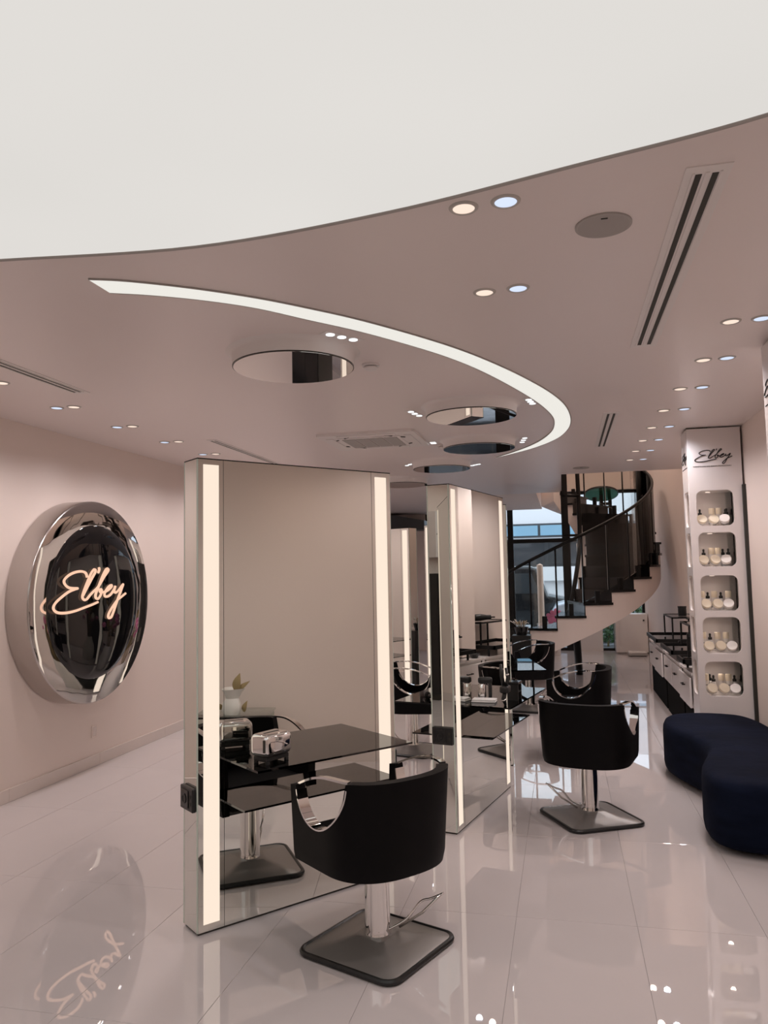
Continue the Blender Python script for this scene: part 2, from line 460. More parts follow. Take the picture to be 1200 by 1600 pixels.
rows_right = [(0.98, 1.13, 3.52), (0.911, 1.060, 4.29), (0.902, 1.039, 5.06), (0.875, 1.024, 5.845), (0.855, 1.014, 6.62), (0.844, 0.998, 7.405), (0.835, 0.99, 8.14), (0.83, 0.985, 8.86), (0.825, 0.975, 9.56)]
for i, (xa, xb, y) in enumerate(rows_right):
    downlight(xa, y, 'warm', 'warm recessed downlight in the %s pair from the camera of the right-hand ceiling row' % ORD[i], 'downlights in the right-hand row', 1.0 if i < 5 else 1.7)
    if i: downlight(xb, y - 0.01, 'cool', 'cool bluish downlight in the %s pair from the camera of the right-hand ceiling row' % ORD[i], 'downlights in the right-hand row', 1.0 if i < 5 else 1.7)
for i, (xa, xb, y) in enumerate([(-0.299, -0.150, 2.645), (-0.310, -0.155, 3.50)]):
    w = ['beside the luminous ceiling edge', 'beside the curved light line'][i]
    downlight(xa, y, 'warm', 'warm recessed downlight of the middle pair ' + w, 'middle ceiling downlights')
    downlight(xb, y - 0.01, 'cool', 'cool bluish downlight of the middle pair ' + w, 'middle ceiling downlights')
for i, y in enumerate([4.26, 5.03, 5.84, 6.65, 7.46, 8.27, 9.08, 9.89, 10.7, 11.5, 12.3]):  # the farther, hidden pairs are added to light the far end
    downlight(-3.69, y, 'cool', 'cool downlight in the %s pair from the camera along the left wall' % ORD[i], 'downlights along the left wall')
    downlight(-3.55, y + 0.01, 'warm', 'warm downlight in the %s pair from the camera along the left wall' % ORD[i], 'downlights along the left wall')

# unseen fill lamps added upstairs to brighten the staircase
for i, (x, y) in enumerate([(-0.6, 12.2), (0.9, 12.2), (-0.6, 14.4), (0.9, 14.4)]):
    d = dup(dl_proto['warm'], (x, y, 6.2), 0, 'added warm fill lamp in the unseen upstairs ceiling above the %s of the stairwell' % ['near left', 'near right', 'far left', 'far right'][i], 'added upstairs fill lamps')
    spot(d, WARM, 100.0)
# triple led spots
trios = [((-1.181, 3.899), (-1.134, 3.96), (-1.086, 4.023), 'beside the nearest mirrored drum'), ((-1.151, 6.012), (-1.136, 6.096), (-1.115, 6.184), 'left of the second mirrored drum'),
         ((-0.209, 5.858), (-0.198, 5.931), (-0.186, 6.005), 'right of the second mirrored drum'), ((-0.32, 7.578), (-0.34, 7.70), (-0.358, 7.82), 'right of the third mirrored drum'),
         ((-1.80, 9.075), (-1.75, 9.0), (-1.702, 8.938), 'left of the fourth mirrored drum'), ((-1.041, 9.364), (-1.0, 9.32), (-0.953, 9.278), 'right of the fourth mirrored drum')]
led_me = None
for a, b, c, w in trios:
    t = thing('triple_led_spot', 'row of three tiny white led spots ' + w, 'led spot', (b[0], b[1], CEIL), 0, 'triple led spots')
    ang = math.atan2(c[1] - a[1], c[0] - a[0])
    t.rotation_euler.z = ang
    L = math.hypot(c[0] - a[0], c[1] - a[1]) / 2
    box('plate', -L - 0.05, L + 0.05, -0.035, 0.035, -0.003, 0.0, 'white', t)
    for p in (a, b, c):
        o = lathe('led_lens', [(0.024, -0.003), (0.024, -0.006), (0.0, -0.007)], 'led_white', t, 18)
        dx, dy = p[0] - b[0], p[1] - b[1]
        o.location = (dx * math.cos(-ang) - dy * math.sin(-ang), dx * math.sin(-ang) + dy * math.cos(-ang), 0)
sq = thing('square_led_spot', 'single small square white led spot beside the air conditioner', 'led spot', (-1.225, 7.55, CEIL))
box('frame', -0.04, 0.04, -0.05, 0.05, -0.004, 0, 'white', sq); box('led_lens', -0.026, 0.026, -0.045, 0.045, -0.007, -0.003, 'led_white', sq)

# linear slot diffusers
def slot(x0, x1, y0, y1, label, drift=0.0, g='linear slot diffusers'):
    cx, cy = (x0 + x1) / 2, (y0 + y1) / 2; w, l = (x1 - x0), (y1 - y0)
    t = thing('slot_diffuser', label, 'air vent', (cx, cy, CEIL), drift, g)
    h = w / 2; L = l / 2
    box('frame_plate', -h, h, -L, L, -0.004, 0.0, 'white', t)
    for s in (-1, 1):
        box('slot', s * h * 0.36 - h * 0.14, s * h * 0.36 + h * 0.14, -L + 0.05, L - 0.05, -0.0055, -0.002, 'core', t)
    box('centre_bar', -h * 0.10, h * 0.10, -L + 0.04, L - 0.04, -0.008, -0.002, 'white', t)
    for s in (-1, 1):
        box('edge_bar', s * h * 0.6 - h * .05, s * h * 0.6 + h * .05, -L + 0.04, L - 0.04, -0.008, -0.002, 'white', t)
slot(0.432, 0.578, 2.56, 4.64, 'long twin black slot air diffuser on the right near ceiling', 0.003)
slot(0.374, 0.504, 6.56, 8.42, 'twin black slot air diffuser farther down the right ceiling', 0.0)
slot(-3.29, -3.17, 2.2, 4.68, 'twin slot air diffuser at the left edge of the ceiling')
slot(-3.27, -3.17, 6.68, 8.44, 'slot air diffuser above the nearest mirror tower')
# speakers, detectors, air conditioner
def speaker(x, y, label):
    t = thing('ceiling_speaker', label, 'speaker', (x, y, CEIL), 0, 'round ceiling speakers')
    lathe('rim', [(0.104, 0.0), (0.104, -0.006), (0.098, -0.008), (0.094, -0.006)], 'grille', t, 48, cap=False)
    lathe('grille_cover', [(0.095, -0.002), (0.095, -0.006), (0.05, -0.008), (0, -0.009)], 'speaker', t, 48)
    box('badge', -0.012, 0.012, -0.072, -0.066, -0.0095, -0.006, 'ink', t)
speaker(0.194, 2.92, 'round grey ceiling speaker near the long slot diffuser')
speaker(0.27, 10.1, 'small distant round ceiling speaker in front of the staircase')
def smoke(x, y, label):
    t = thing('smoke_detector', label, 'smoke detector', (x, y, CEIL), 0, 'smoke detectors')
    lathe('base', [(0.055, 0.0), (0.055, -0.012), (0.048, -0.014)], 'white', t, 28)
    lathe('vent_ring', [(0.040, -0.013), (0.040, -0.022)], 'grille', t, 28)
    lathe('cap', [(0.045, -0.021), (0.045, -0.028), (0.03, -0.038), (0.0, -0.040)], 'white', t, 28)
smoke(-1.119, 4.55, 'small white smoke detector beside the nearest mirrored drum')
smoke(-1.16, 7.75, 'small smoke detector beside the third mirrored drum')
ac = thing('ceiling_air_conditioner', 'square white four-way cassette air conditioner in the ceiling', 'air conditioner', (-1.735, 7.17, CEIL))
link('panel', sheet_me('panel', rrect(-0.465, 0.465, -0.43, 0.43, 0.03), [], 0.024), 'white', ac).location.z = -0.012
box('intake_frame', -0.30, 0.30, -0.27, 0.27, -0.032, -0.024, 'white', ac, 0.004, 1)
gslats = 12
for k in range(4):
    box('grille_section', -0.265 + k * 0.1345, -0.265 + k * 0.1345 + 0.125, -0.235, 0.235, -0.036, -0.031, 'grille', ac)
for k in range(4):
    a = k * PI / 2
    L = 0.28; off = 0.355 if k % 2 == 0 else 0.375
    vn = box('vane', -L, L, -0.035, 0.035, -0.030, -0.0242, 'white', ac, 0.003, 1)
    vn.rotation_euler.z = a; vn.location = (math.sin(a) * off, -math.cos(a) * (0.345 if k % 2 == 0 else off), 0)
    sl = tube('vane_gap', [(-0.13, 0.05, 0), (-0.06, 0.058, 0), (0.0, 0.06, 0), (0.06, 0.058, 0), (0.13, 0.05, 0)], 0.013, 'core', ac, 5)
    sl.rotation_euler.z = a + PI / 4; sl.location = (math.sin(a + PI / 4) * 0.40, -math.cos(a + PI / 4) * 0.40, -0.024)
    sl.scale = (0.9, 0.9, 0.6)
# ------------------------------------------------------------------ script logo strokes
STROKES = [
    [(475, 215), (455, 180), (400, 165), (320, 170), (240, 190), (180, 220), (160, 248), (185, 280), (240, 302), (345, 308)],
    [(345, 308), (300, 315), (220, 335), (130, 375), (60, 415), (30, 450), (45, 480), (100, 500), (200, 505), (320, 495), (450, 472), (560, 452), (635, 435)],
    [(420, 370), (470, 310), (540, 230), (590, 175), (595, 155), (570, 150), (530, 185), (480, 255), (430, 335), (412, 380), (430, 405), (470, 405), (520, 370), (570, 340), (640, 300), (720, 220), (785, 165), (788, 145), (760, 145), (710, 200), (650, 290), (605, 360), (605, 395), (640, 405), (680, 370), (690, 330), (670, 325), (668, 345), (720, 350), (780, 338), (845, 305), (838, 290), (790, 310), (745, 350), (737, 380), (770, 392), (830, 375), (885, 330), (905, 300)],
    [(905, 300), (888, 340), (905, 360), (950, 345), (1010, 300), (1035, 285)],
    [(1035, 285), (1000, 340), (940, 430), (880, 530), (840, 580), (800, 580), (805, 545), (860, 490), (940, 430), (1010, 400), (1075, 372)],
    [(646, 132), (652, 150), (636, 178)]]
def logo_mesh(name, width, r, n=6):
    """lettering in the local XY plane, centred"""
    s = width / 1045.0; v, f = [], []
    for st in STROKES:
        pts = catmull([((x - 552) * s, -(y - 350) * s, 0) for x, y in st], 5)
        me = tube_me('t', pts, r, n)
        b = len(v); v += [tuple(q.co) for q in me.vertices]; f += [tuple(b + i for i in p.vertices) for p in me.polygons]
        bpy.data.meshes.remove(me)
    return fixn(pyd(name, v, f))

# ------------------------------------------------------------------ round wall sign
sg = thing('round_wall_sign', 'big round chrome framed black sign with glowing script lettering on the left wall', 'sign', (XL, 6.19, 1.54))
sg.rotation_euler = (PI / 2, 0, PI / 2)        # local z -> +X, local x -> +Y, local y -> up
lathe('drum_rim', [(0.885, 0.0), (0.90, 0.01), (0.90, 0.203), (0.897, 0.212), (0.889, 0.218)], 'sign_rim', sg, 96, cap=False)
lathe('chrome_ring', [(0.890, 0.2175), (0.86, 0.219), (0.80, 0.221), (0.74, 0.221), (0.685, 0.219)], 'sign_chrome', sg, 128, cap=False)
pr = [(0.688 * math.cos(R(a)), 0.216 + 0.05 * math.sin(R(a))) for a in range(0, 91, 6)]
lathe('black_dome', pr, 'sign_black', sg, 128)
lt = link('script_lettering', logo_mesh('script_lettering', 1.06, 0.0115), 'neon', sg, True)
lt.location = (-0.14, 0.08, 0.276); lt['label'] = 'glowing pinkish orange neon script lettering'
# wall socket under the sign
ws = thing('wall_socket', 'small blank cream wall plate low on the left wall under the sign', 'socket', (XL, 6.51, 0.32))
box('plate', 0.0, 0.008, -0.04, 0.04, -0.055, 0.055, 'wall', ws, 0.003, 1)
box('cover', 0.007, 0.011, -0.028, 0.028, -0.042, 0.042, 'skirting', ws, 0.002, 1)

# ------------------------------------------------------------------ mirror towers
TW, TT, TH = 1.243, 0.17, 2.352
def side_panels(t, s):
    """one mirrored face with two light strips; s=+1 front (local -y), -1 back"""
    yo = 0.0 if s > 0 else TT
    def slab(name, x0, x1, z0, z1, mat, d0, d1):
        ya, yb = (yo + d0, yo + d1) if s > 0 else (yo - d1, yo - d0)
        return box(name, x0, x1, ya, yb, z0, z1, mat, t)
    e = 0.004
    for side in (0, 1):
        def mx(a, b): return (a, b) if side == 0 else (TW - b, TW - a)
        z0, z1 = 0.012, TH - 0.006
        st0, st1 = 0.031, 0.118
        # mirrored surround of the strip, one frame
        x0, x1 = mx(e, 0.142)
        h0, h1 = mx(st0, st1)
        me = sheet_me('strip_surround', [(x0, z0), (x1, z0), (x1, z1), (x0, z1)], [[(h0, 0.045), (h1, 0.045), (h1, TH - 0.032), (h0, TH - 0.032)]], 0.006)
        o = link('strip_surround', me, 'mirror', t); o.rotation_euler.x = PI / 2
        o.location.y = yo + 0.003 * s
        slab('light_strip', h0, h1, 0.045, TH - 0.032, 'strip_glow', 0.003, 0.012)
    slab('mirror', 0.1445, TW - 0.1445, 0.012, TH - 0.006, 'mirror', 0.0, 0.006)
def tower(name_label, P, az, back=True):
    t = thing('mirror_tower', name_label, 'mirror', (P[0], P[1], 0), R(90 - az), 'freestanding mirror towers')
    # local x runs along the front face, local y points behind it, front face at y=0
    box('core', 0.009, TW - 0.009, 0.009, TT - 0.009, 0.0, TH - 0.009, 'core', t)
    side_panels(t, 1)
    if back: side_panels(t, -1)
    else: box('back_mirror', 0.004, TW - 0.004, TT - 0.006, TT, 0.012, TH - 0.006, 'mirror', t)
    for x0, x1 in ((0.0, 0.006), (TW - 0.006, TW)):
        box('end_mirror', x0, x1, 0.004, TT - 0.004, 0.012, TH - 0.006, 'mirror', t)
    for x0, x1 in ((-0.0012, 0.0045), (TW - 0.0045, TW + 0.0012)):
        for ya in (0.003, TT - 0.010):
            box('polished_edge', x0, x1, ya, ya + 0.007, 0.012, TH - 0.006, 'mirror_edge', t)
    box('top_cap', 0.0, TW, 0.0, TT, TH - 0.006, TH, 'black_metal', t)
    return t
def socket(P, az, end, label):
    """black power socket on the end face"""
    o = thing('power_socket', label, 'socket', (P[0], P[1], 0), R(90 - az), 'black power sockets on the mirror towers')
    x = -0.001 if end == 0 else TW + 0.001
    d = -1 if end == 0 else 1
    xs = sorted((x, x + d * 0.022))
    box('frame', xs[0], xs[1], 0.012, TT - 0.012, 0.585, 0.70, 'black_plastic', o, 0.004, 1)
    xs = sorted((x + d * 0.021, x + d * 0.027))
    box('insert', xs[0], xs[1], 0.055, TT - 0.028, 0.60, 0.685, 'black_gloss', o, 0.002, 1)
    c = lathe('recess', [(0.024, 0), (0.024, 0.004), (0.018, 0.004), (0.015, 0.001), (0, 0.001)], 'rubber', o, 20)
    c.rotation_euler.y = PI / 2 * d; c.location = (x + d * 0.0265, 0.098, 0.642)
    for zz in (0.625, 0.66):
        xs = sorted((x + d * 0.0215, x + d * 0.024))
        box('usb_port', xs[0], xs[1], 0.026, 0.040, zz - 0.008, zz + 0.008, 'core', o)
def table(P, az, front, labels, low=True):
    """smoked glass worktop with a shallower shelf under it"""
    s = -1 if front else 1
    yo = -0.0005 if front else TT + 0.0005
    for (z, d, nm, lab) in ((0.826, 0.345, 'glass_table', labels[0]), (0.615, 0.21, 'glass_shelf', labels[1])):
        t = thing(nm, lab, 'table' if nm == 'glass_table' else 'shelf', (P[0], P[1], 0), R(90 - az), 'smoked glass worktops' if nm == 'glass_table' else 'smoked glass lower shelves')
        ya, yb = sorted((yo, yo + s * d))
        box('top_pane', 0.150, TW - 0.150, ya, yb, z - 0.010, z, 'smoked_glass', t)
        for xx in (0.30, TW - 0.30):
            y2 = sorted((yo, yo + s * min(d * 0.55, 0.13)))
            box('bracket', xx - 0.012, xx + 0.012, y2[0], y2[1], z - 0.028, z - 0.0105, 'black_metal', t)
TA = ((-1.796, 3.569), 39.5); TB = ((-0.747, 5.224), 12.9); TC = ((-0.490, 7.10), -12.0); TD = ((-0.85, 9.0), -38.0); TE = ((-1.95, 10.4), -62.0)
tower('tall mirror tower with light strips nearest the camera, chrome caddy on its table', *TA)
tower('second tall mirror tower with light strips, narrow end turned to the camera', *TB)
tower('third mirror tower, mostly hidden behind the second one', *TC)
tower('fourth mirror tower beyond the third, by the farthest black chair', *TD)
tower('farthest mirror tower, seen in the gap left of the second tower', *TE)
socket(*TA, 0, 'black power socket on the left end of the nearest mirror tower')
socket(*TA, 1, 'black power socket on the far end of the nearest mirror tower')
socket(*TB, 0, 'black power socket low on the near end of the second mirror tower')
table(*TA, True, ('smoked black glass table on the nearest mirror tower', 'narrow smoked glass shelf under the nearest glass table'))
table(*TB, True, ('smoked black glass table on the second mirror tower holding hair tools', 'narrow smoked glass shelf under the hair tool table'))
table(*TB, False, ('smoked glass table on the rear side of the second mirror tower', 'narrow glass shelf on the rear side of the second mirror tower'))
table(*TC, True, ('smoked glass table on the third mirror tower in front of a black chair', 'narrow glass shelf on the third mirror tower'))
table(*TC, False, ('smoked glass table on the rear side of the third mirror tower', 'narrow glass shelf on the rear side of the third mirror tower'))
table(*TD, True, ('smoked glass table on the fourth mirror tower', 'narrow glass shelf on the fourth mirror tower'))
table(*TE, False, ('smoked glass table on the rear side of the farthest mirror tower', 'narrow glass shelf on the rear side of the farthest mirror tower'))

# ------------------------------------------------------------------ salon chairs
HW, YFR, YBK = 0.325, 0.245, -0.315
def outline_pts(w, yf, yb, ys=-0.03, n_side=34, n_arc=26, ex=2.5):
    """U outline from front-left round the back to front-right"""
    half = []
    for i in range(n_side):
        half.append((w, yf + (ys - yf) * i / n_side))
    for i in range(n_arc + 1):
        a = PI / 2 * i / n_arc
        half.append((w * math.cos(a) ** (2 / ex) if i < n_arc else 0.0, ys + (yb - ys) * math.sin(a) ** (2 / ex)))
    left = [(-x, y) for x, y in half]
    return left + list(reversed(half))[1:]
SC_C, SC_A, SC_D = 0.005, 0.185, 0.205
def ztop(x, y, w):
    line = 0.752 + (0.832 - 0.752) * min(1, max(0, (YFR - y) / (YFR - YBK)) * 1.25)
    if abs(x) > 0.15 and abs(y - SC_C) < SC_A:
        return line - SC_D * math.sqrt(max(0, 1 - ((y - SC_C) / SC_A) ** 2)) ** 0.9
    return line
def make_chair(label):
    t = thing('salon_chair', label, 'chair', (0, 0, 0), 0, 'black salon chairs')
    th = 0.05; zb = 0.405
    outer = outline_pts(HW, YFR, YBK); inner = outline_pts(HW - th, YFR, YBK + th)
    n = len(outer); M = 9
    v, f = [], []
    def ring(pts, base_pts, inward):
        for j in range(M + 1):
            for i in range(n):
                x, y = pts[i]; bx_, by_ = base_pts[i]
                zt = ztop(bx_, by_, HW)
                q = j / M
                z = zb + (zt - zb) * q
                hgt = (z - zb) / 0.43
                sc = 0.935 + 0.065 * min(1, hgt)
                if j == 0: sc -= 0.018 * (0 if inward else 1)
                v.append((x * sc, (y - 0.1) * sc + 0.1 if y < 0.1 else y, z))
    ring(outer, outer, False); ring(inner, outer, True)
    K = (M + 1) * n
    for j in range(M):
        for i in range(n - 1):
            a = j * n + i
            f.append((a, a + 1, a + n + 1, a + n))
            b = K + a
            f.append((b, b + n, b + n + 1, b + 1))
    for i in range(n - 1):
        a, b = M * n + i, K + M * n + i
        f.append((a, a + 1, b + 1, b))
        a, b = i, K + i
        f.append((a, b, b + 1, a + 1))
    for j in range(M):
        a, b = j * n, K + j * n
        f.append((a, a + n, b + n, b))
        a, b = j * n + n - 1, K + j * n + n - 1
        f.append((a, b, b + n, a + n))
    me = fixn(pyd('shell', v, f))
    sh = link('shell', me, 'leather', t, True)
    try: me.set_sharp_from_angle(angle=R(50))
    except Exception: pass
    # seat cushion
    ip = [(x * 0.955, y) for x, y in outline_pts(HW - th - 0.004, YFR + 0.03, YBK + th + 0.01)]
    seat = prism('seat', ip, 0.43, 0.535, 'leather', t)
    bvm = seat.modifiers.new('bevel', 'BEVEL'); bvm.width = 0.02; bvm.segments = 3; bvm.limit_method = 'ANGLE'; bvm.angle_limit = R(50)
    prism('seat_pan', [(x * 0.9, y * 0.92) for x, y in outline_pts(HW - 0.02, YFR, YBK + 0.03)], 0.402, 0.428, 'black_plastic', t)
    # chrome arm loops
    for s in (-1, 1):
        w = HW - th / 2
        low, top = [], []
        m = 26
        ya, yb = SC_C + SC_A, SC_C - SC_A
        cand = [(abs(x), y) for x, y in outer if x > 0]
        def xat(y):
            c2 = sorted(cand, key=lambda c: c[1])
            for (xa, y_a), (xb, y_b) in zip(c2, c2[1:]):
                if y_a <= y <= y_b:
                    return xa + (xb - xa) * (y - y_a) / max(1e-6, y_b - y_a) - th / 2
            return c2[-1][0] - th / 2
        def taper(x, y, z):
            k = 0.935 + 0.065 * min(1, (z - zb) / 0.43)
            return (x * k, (y - 0.1) * k + 0.1 if y < 0.1 else y, z)
        for i in range(m + 1):
            a = PI * i / m
            y = SC_C + SC_A * math.cos(a) * 0.995
            low.append(taper(s * xat(y), y, ztop(0.3, y, HW) + 0.003))
        for i in range(m + 1):
            y = yb + (ya - yb) * i / m
            q = i / m
            base = 0.832 + (0.752 - 0.832) * q
            line = ztop(0.3, ya + 0.01, HW) * q + ztop(0.3, yb - 0.01, HW) * (1 - q)
            top.append(taper(s * xat(y), y, line + 0.028 * math.sin(PI * q) + 0.004))
        def ribbon(pts, wd, tk):
            vv, ff = [], []
            for i, p in enumerate(pts):
                p = Vector(p)
                T = (Vector(pts[min(i + 1, len(pts) - 1)]) - Vector(pts[max(i - 1, 0)])).normalized()
                # lateral from local outline normal
                dxy = abs(xat(p.y + 0.01)) - abs(xat(p.y - 0.01))
                lat = Vector((s * 0.02, -dxy, 0)).normalized()
                N = T.cross(lat).normalized()
                for (a, b) in ((-1, -1), (1, -1), (1, 1), (-1, 1)):
                    vv.append(p + lat * (a * wd / 2) + N * (b * tk / 2))
            for i in range(len(pts) - 1):
                for k in range(4):
                    ff.append((i * 4 + k, i * 4 + (k + 1) % 4, (i + 1) * 4 + (k + 1) % 4, (i + 1) * 4 + k))
            ff.append((0, 1, 2, 3)); q = (len(pts) - 1) * 4; ff.append((q + 3, q + 2, q + 1, q))
            return vv, ff
        v1, f1 = ribbon(low, th + 0.006, 0.007); v2, f2 = ribbon(top, 0.030, 0.010)
        v_ = v1 + v2; f_ = f1 + [tuple(len(v1) + i for i in q) for q in f2]
        me = fixn(pyd('arm_loop', v_, f_))
        o = link('arm_loop', me, 'chrome', t, True)
        try: me.set_sharp_from_angle(angle=R(40))
        except Exception: pass
    # column
    lathe('column', [(0.0, 0.05), (0.062, 0.05), (0.066, 0.058), (0.063, 0.075), (0.060, 0.09), (0.058, 0.30), (0.056, 0.33), (0.056, 0.40)], 'chrome', t, 32)
    # pump lever
    lv = tube('pump_lever', catmull([(0.0, -0.05, 0.085), (0.045, -0.13, 0.13), (0.075, -0.19, 0.205), (0.085, -0.24, 0.225), (0.09, -0.30, 0.255)], 6), 0.006, 'chrome', t, 8)
    tube('lever_stay', [(0.088, -0.285, 0.247), (0.07, -0.20, 0.16), (0.05, -0.09, 0.085)], 0.0065, 'chrome_satin', lv, 8)
    return t
def base_parts(rz):
    """square stepped base plate; returns (plate mesh, rim mesh) in a frame turned by rz"""
    def rr(h, r, k=6): return rrect(-h, h, -h, h, r, k)
    rings = [(0.262, 0.055, 0.012), (0.262, 0.055, 0.020), (0.255, 0.052, 0.024), (0.16, 0.035, 0.040), (0.135, 0.03, 0.046), (0.085, 0.03, 0.066), (0.078, 0.03, 0.068)]
    v, f = [], []
    nn = len(rr(0.2, 0.03))
    for h, r, z in rings:
        v += [(x, y, z) for x, y in rr(h, r)]
    for i in range(len(rings) - 1):
        for k in range(nn):
            f.append((i * nn + k, i * nn + (k + 1) % nn, (i + 1) * nn + (k + 1) % nn, (i + 1) * nn + k))
    f.append(tuple(range((len(rings) - 1) * nn, len(rings) * nn))); f.append(tuple(reversed(range(nn))))
    return fixn(pyd('base_plate', v, f)), fixn(tube_me('rubber_rim', [(x, y, 0.0145) for x, y in rr(0.268, 0.062)], 0.0135, 8, True))
BP, RM = base_parts(0)
BP.materials.append(MATS['base_metal']); RM.materials.append(MATS['rubber'])
for m_ in (BP, RM):
    for p in m_.polygons: p.use_smooth = True
    try: m_.set_sharp_from_angle(angle=R(30))
    except Exception: pass
chair0 = None
def place_chair(x, y, face, base_az, label, lever=None):
    """face: azimuth the sitter looks to (0 = +Y, clockwise)"""
    global chair0
    if chair0 is None:
        chair0 = make_chair(label); c = chair0
        c.location = (x, y, 0); c.rotation_euler = (0, 0, R(-face))
    else:
        c = dup(chair0, (x, y, 0), R(-face), label, 'black salon chairs')
        for ch in list(c.children):
            if ch.name.startswith(('base_plate', 'rubber_rim')):
                bpy.data.objects.remove(ch)
    for nm, me in (('base_plate', BP), ('rubber_rim', RM)):
        o = bpy.data.objects.new(nm, me); COL.objects.link(o); o.parent = c
        o.rotation_euler.z = R(-(base_az - face))
    if lever is not None:
        for ch in c.children:
            if ch.name.startswith('pump_lever'): ch.rotation_euler.z = R(lever)
    return c
place_chair(-0.91, 3.64, -50, 22.5, 'black leather salon chair with chrome arm loops nearest the camera', 28)
place_chair(0.125, 5.72, 14, -28, 'black leather salon chair seen from behind, beside the navy bench', -75)
place_chair(0.09, 7.5, -84, -20, 'black leather salon chair seen side-on, facing the third mirror tower', -40)
place_chair(-0.46, 9.95, -105, 10, 'farthest black salon chair in front of the staircase foot', 0)
place_chair(-1.50, 7.55, 82, 15, 'black salon chair seen in the gap between the two mirror towers', 0)

# ------------------------------------------------------------------ navy bench
bo = [(0.78, 7.02), (0.83, 7.30), (0.95, 7.45), (1.15, 7.515), (1.36, 7.49), (1.51, 7.38), (1.60, 7.05), (1.62, 6.5), (1.62, 5.9), (1.60, 5.45), (1.50, 5.18), (1.33, 5.07), (1.15, 5.05), (0.97, 5.09), (0.86, 5.19), (0.825, 5.38), (0.86, 5.65), (0.93, 5.9), (0.975, 6.1), (0.965, 6.3), (0.90, 6.52), (0.82, 6.76)]
bcx, bcy = 1.2, 6.25
bs = [(p.x - bcx, p.y - bcy) for p in catmull([(a, b, 0) for a, b in bo], 6, True)]
def inset(o, d):
    n = len(o); out = []
    for i in range(n):
        a = Vector(o[i - 1]); b = Vector(o[(i + 1) % n]); t = (b - a).normalized(); nn = Vector((t.y, -t.x))
        out.append((o[i][0] + nn.x * d, o[i][1] + nn.y * d))
    return out
area = sum(bs[i - 1][0] * bs[i][1] - bs[i][0] * bs[i - 1][1] for i in range(len(bs)))
sgn = 1 if area < 0 else -1
nb = thing('curved_bench', 'long curved navy velvet bench against the right wall', 'bench', (bcx, bcy, 0))
v, f = [], []
prof = [(0.10, 0.028), (0.055, 0.03), (0.02, 0.045), (0.006, 0.07), (0.0, 0.11), (0.0, 0.35), (0.004, 0.395), (0.018, 0.425), (0.04, 0.438), (0.08, 0.443), (0.15, 0.445)]
NB = len(bs)
for d, z in prof:
    o_ = inset(bs, d * sgn)
    v += [(x, y, z) for x, y in o_]
for i in range(len(prof) - 1):
    for k in range(NB):
        f.append((i * NB + k, i * NB + (k + 1) % NB, (i + 1) * NB + (k + 1) % NB, (i + 1) * NB + k))
f.append(tuple(range((len(prof) - 1) * NB, len(prof) * NB))); f.append(tuple(reversed(range(NB))))
me = fixn(pyd('upholstery', v, f)); link('upholstery', me, 'navy', nb, True)
for (x, y) in ((0.95, 7.1), (1.4, 7.2), (1.45, 5.4), (1.0, 5.35), (1.2, 6.3)):
    lathe('foot', [(0.03, 0.0), (0.03, 0.03)], 'black_plastic', nb, 16, c=(x - bcx, y - bcy))

# ------------------------------------------------------------------ display towers
DW, DD = 0.465, 0.34
CELLS = [(2.12, 2.45), (1.745, 2.06), (1.34, 1.665), (0.957, 1.285), (0.573, 0.885)]
def display(x, y, label):
    t = thing('display_tower', label, 'display shelf', (x, y, 0), 0, 'product display towers')
    top = CEIL - 0.012
    holes = [rrect(0.058, DW - 0.085, a, b, 0.06) for a, b in CELLS]
    fp = link('front_panel', sheet_me('front_panel', [(0, 0), (DW, 0), (DW, top), (0, top)], holes, 0.02), 'white_gloss', t)
    fp.rotation_euler.x = PI / 2; fp.location.y = 0.01
    sh = [rrect(0.05, DD - 0.06, a, b, 0.055) for a, b in CELLS]
    for xx in (0.01, ):
        sp = link('side_panel', sheet_me('side_panel', [(0.02, 0), (DD, 0), (DD, top), (0.02, top)], sh, 0.02), 'white_gloss', t)
        sp.rotation_euler = (PI / 2, 0, PI / 2); sp.location.x = xx
    box('right_panel', DW - 0.02, DW, 0.02, DD, 0, top, 'white_gloss', t)
    link('back_panel', box_me('back_panel', 0.02, DW - 0.02, DD - 0.012, DD, 0, top), 'white', t)
    box('inner_divider', 0.372, 0.380, 0.06, DD - 0.012, 0.5, 2.5, 'acrylic', t)
    for a, b in CELLS:
        box('shelf', 0.02, DW - 0.02, 0.02, DD - 0.012, a - 0.03, a + 0.002, 'white', t)
        box('shelf_top', 0.02, DW - 0.02, 0.02, DD - 0.012, b - 0.002, b + 0.012, 'white', t)
        l_ = lathe('shelf_lamp', [(0.022, 0.0), (0.022, -0.005), (0, -0.006)], 'lamp_warm', t, 16)
        l_.location = (0.19, 0.17, b - 0.003)
    lg = link('script_logo', logo_mesh('script_logo', 0.325, 0.0042, 5), 'ink', t, True)
    lg.rotation_euler.x = PI / 2; lg.location = (0.225, -0.002, 2.765); lg['label'] = 'black handwritten script logo'
    tg = link('tagline', text_me('tagline', "MARKET'S HAIR AND BEAUTY PROFESSIONALS", 0.0155), 'ink', t)
    tg.rotation_euler.x = PI / 2; tg.location = (0.212, -0.001, 2.672)
    lg = link('script_logo', logo_mesh('script_logo', 0.27, 0.0042, 5), 'ink', t, True)
    lg.rotation_euler = (PI / 2, 0, -PI / 2); lg.location = (-0.002, 0.18, 2.765); lg['label'] = 'black handwritten script logo on the side'
    tg = link('tagline', text_me('tagline', "MARKET'S HAIR AND BEAUTY PROFESSIONALS", 0.0125), 'ink', t)
    tg.rotation_euler = (PI / 2, 0, -PI / 2); tg.location = (-0.001, 0.18, 2.672)
    box('ceiling_channel', 0.0, DW * 0.4, 0.0, 0.012, top, CEIL, 'core', t)
    return t
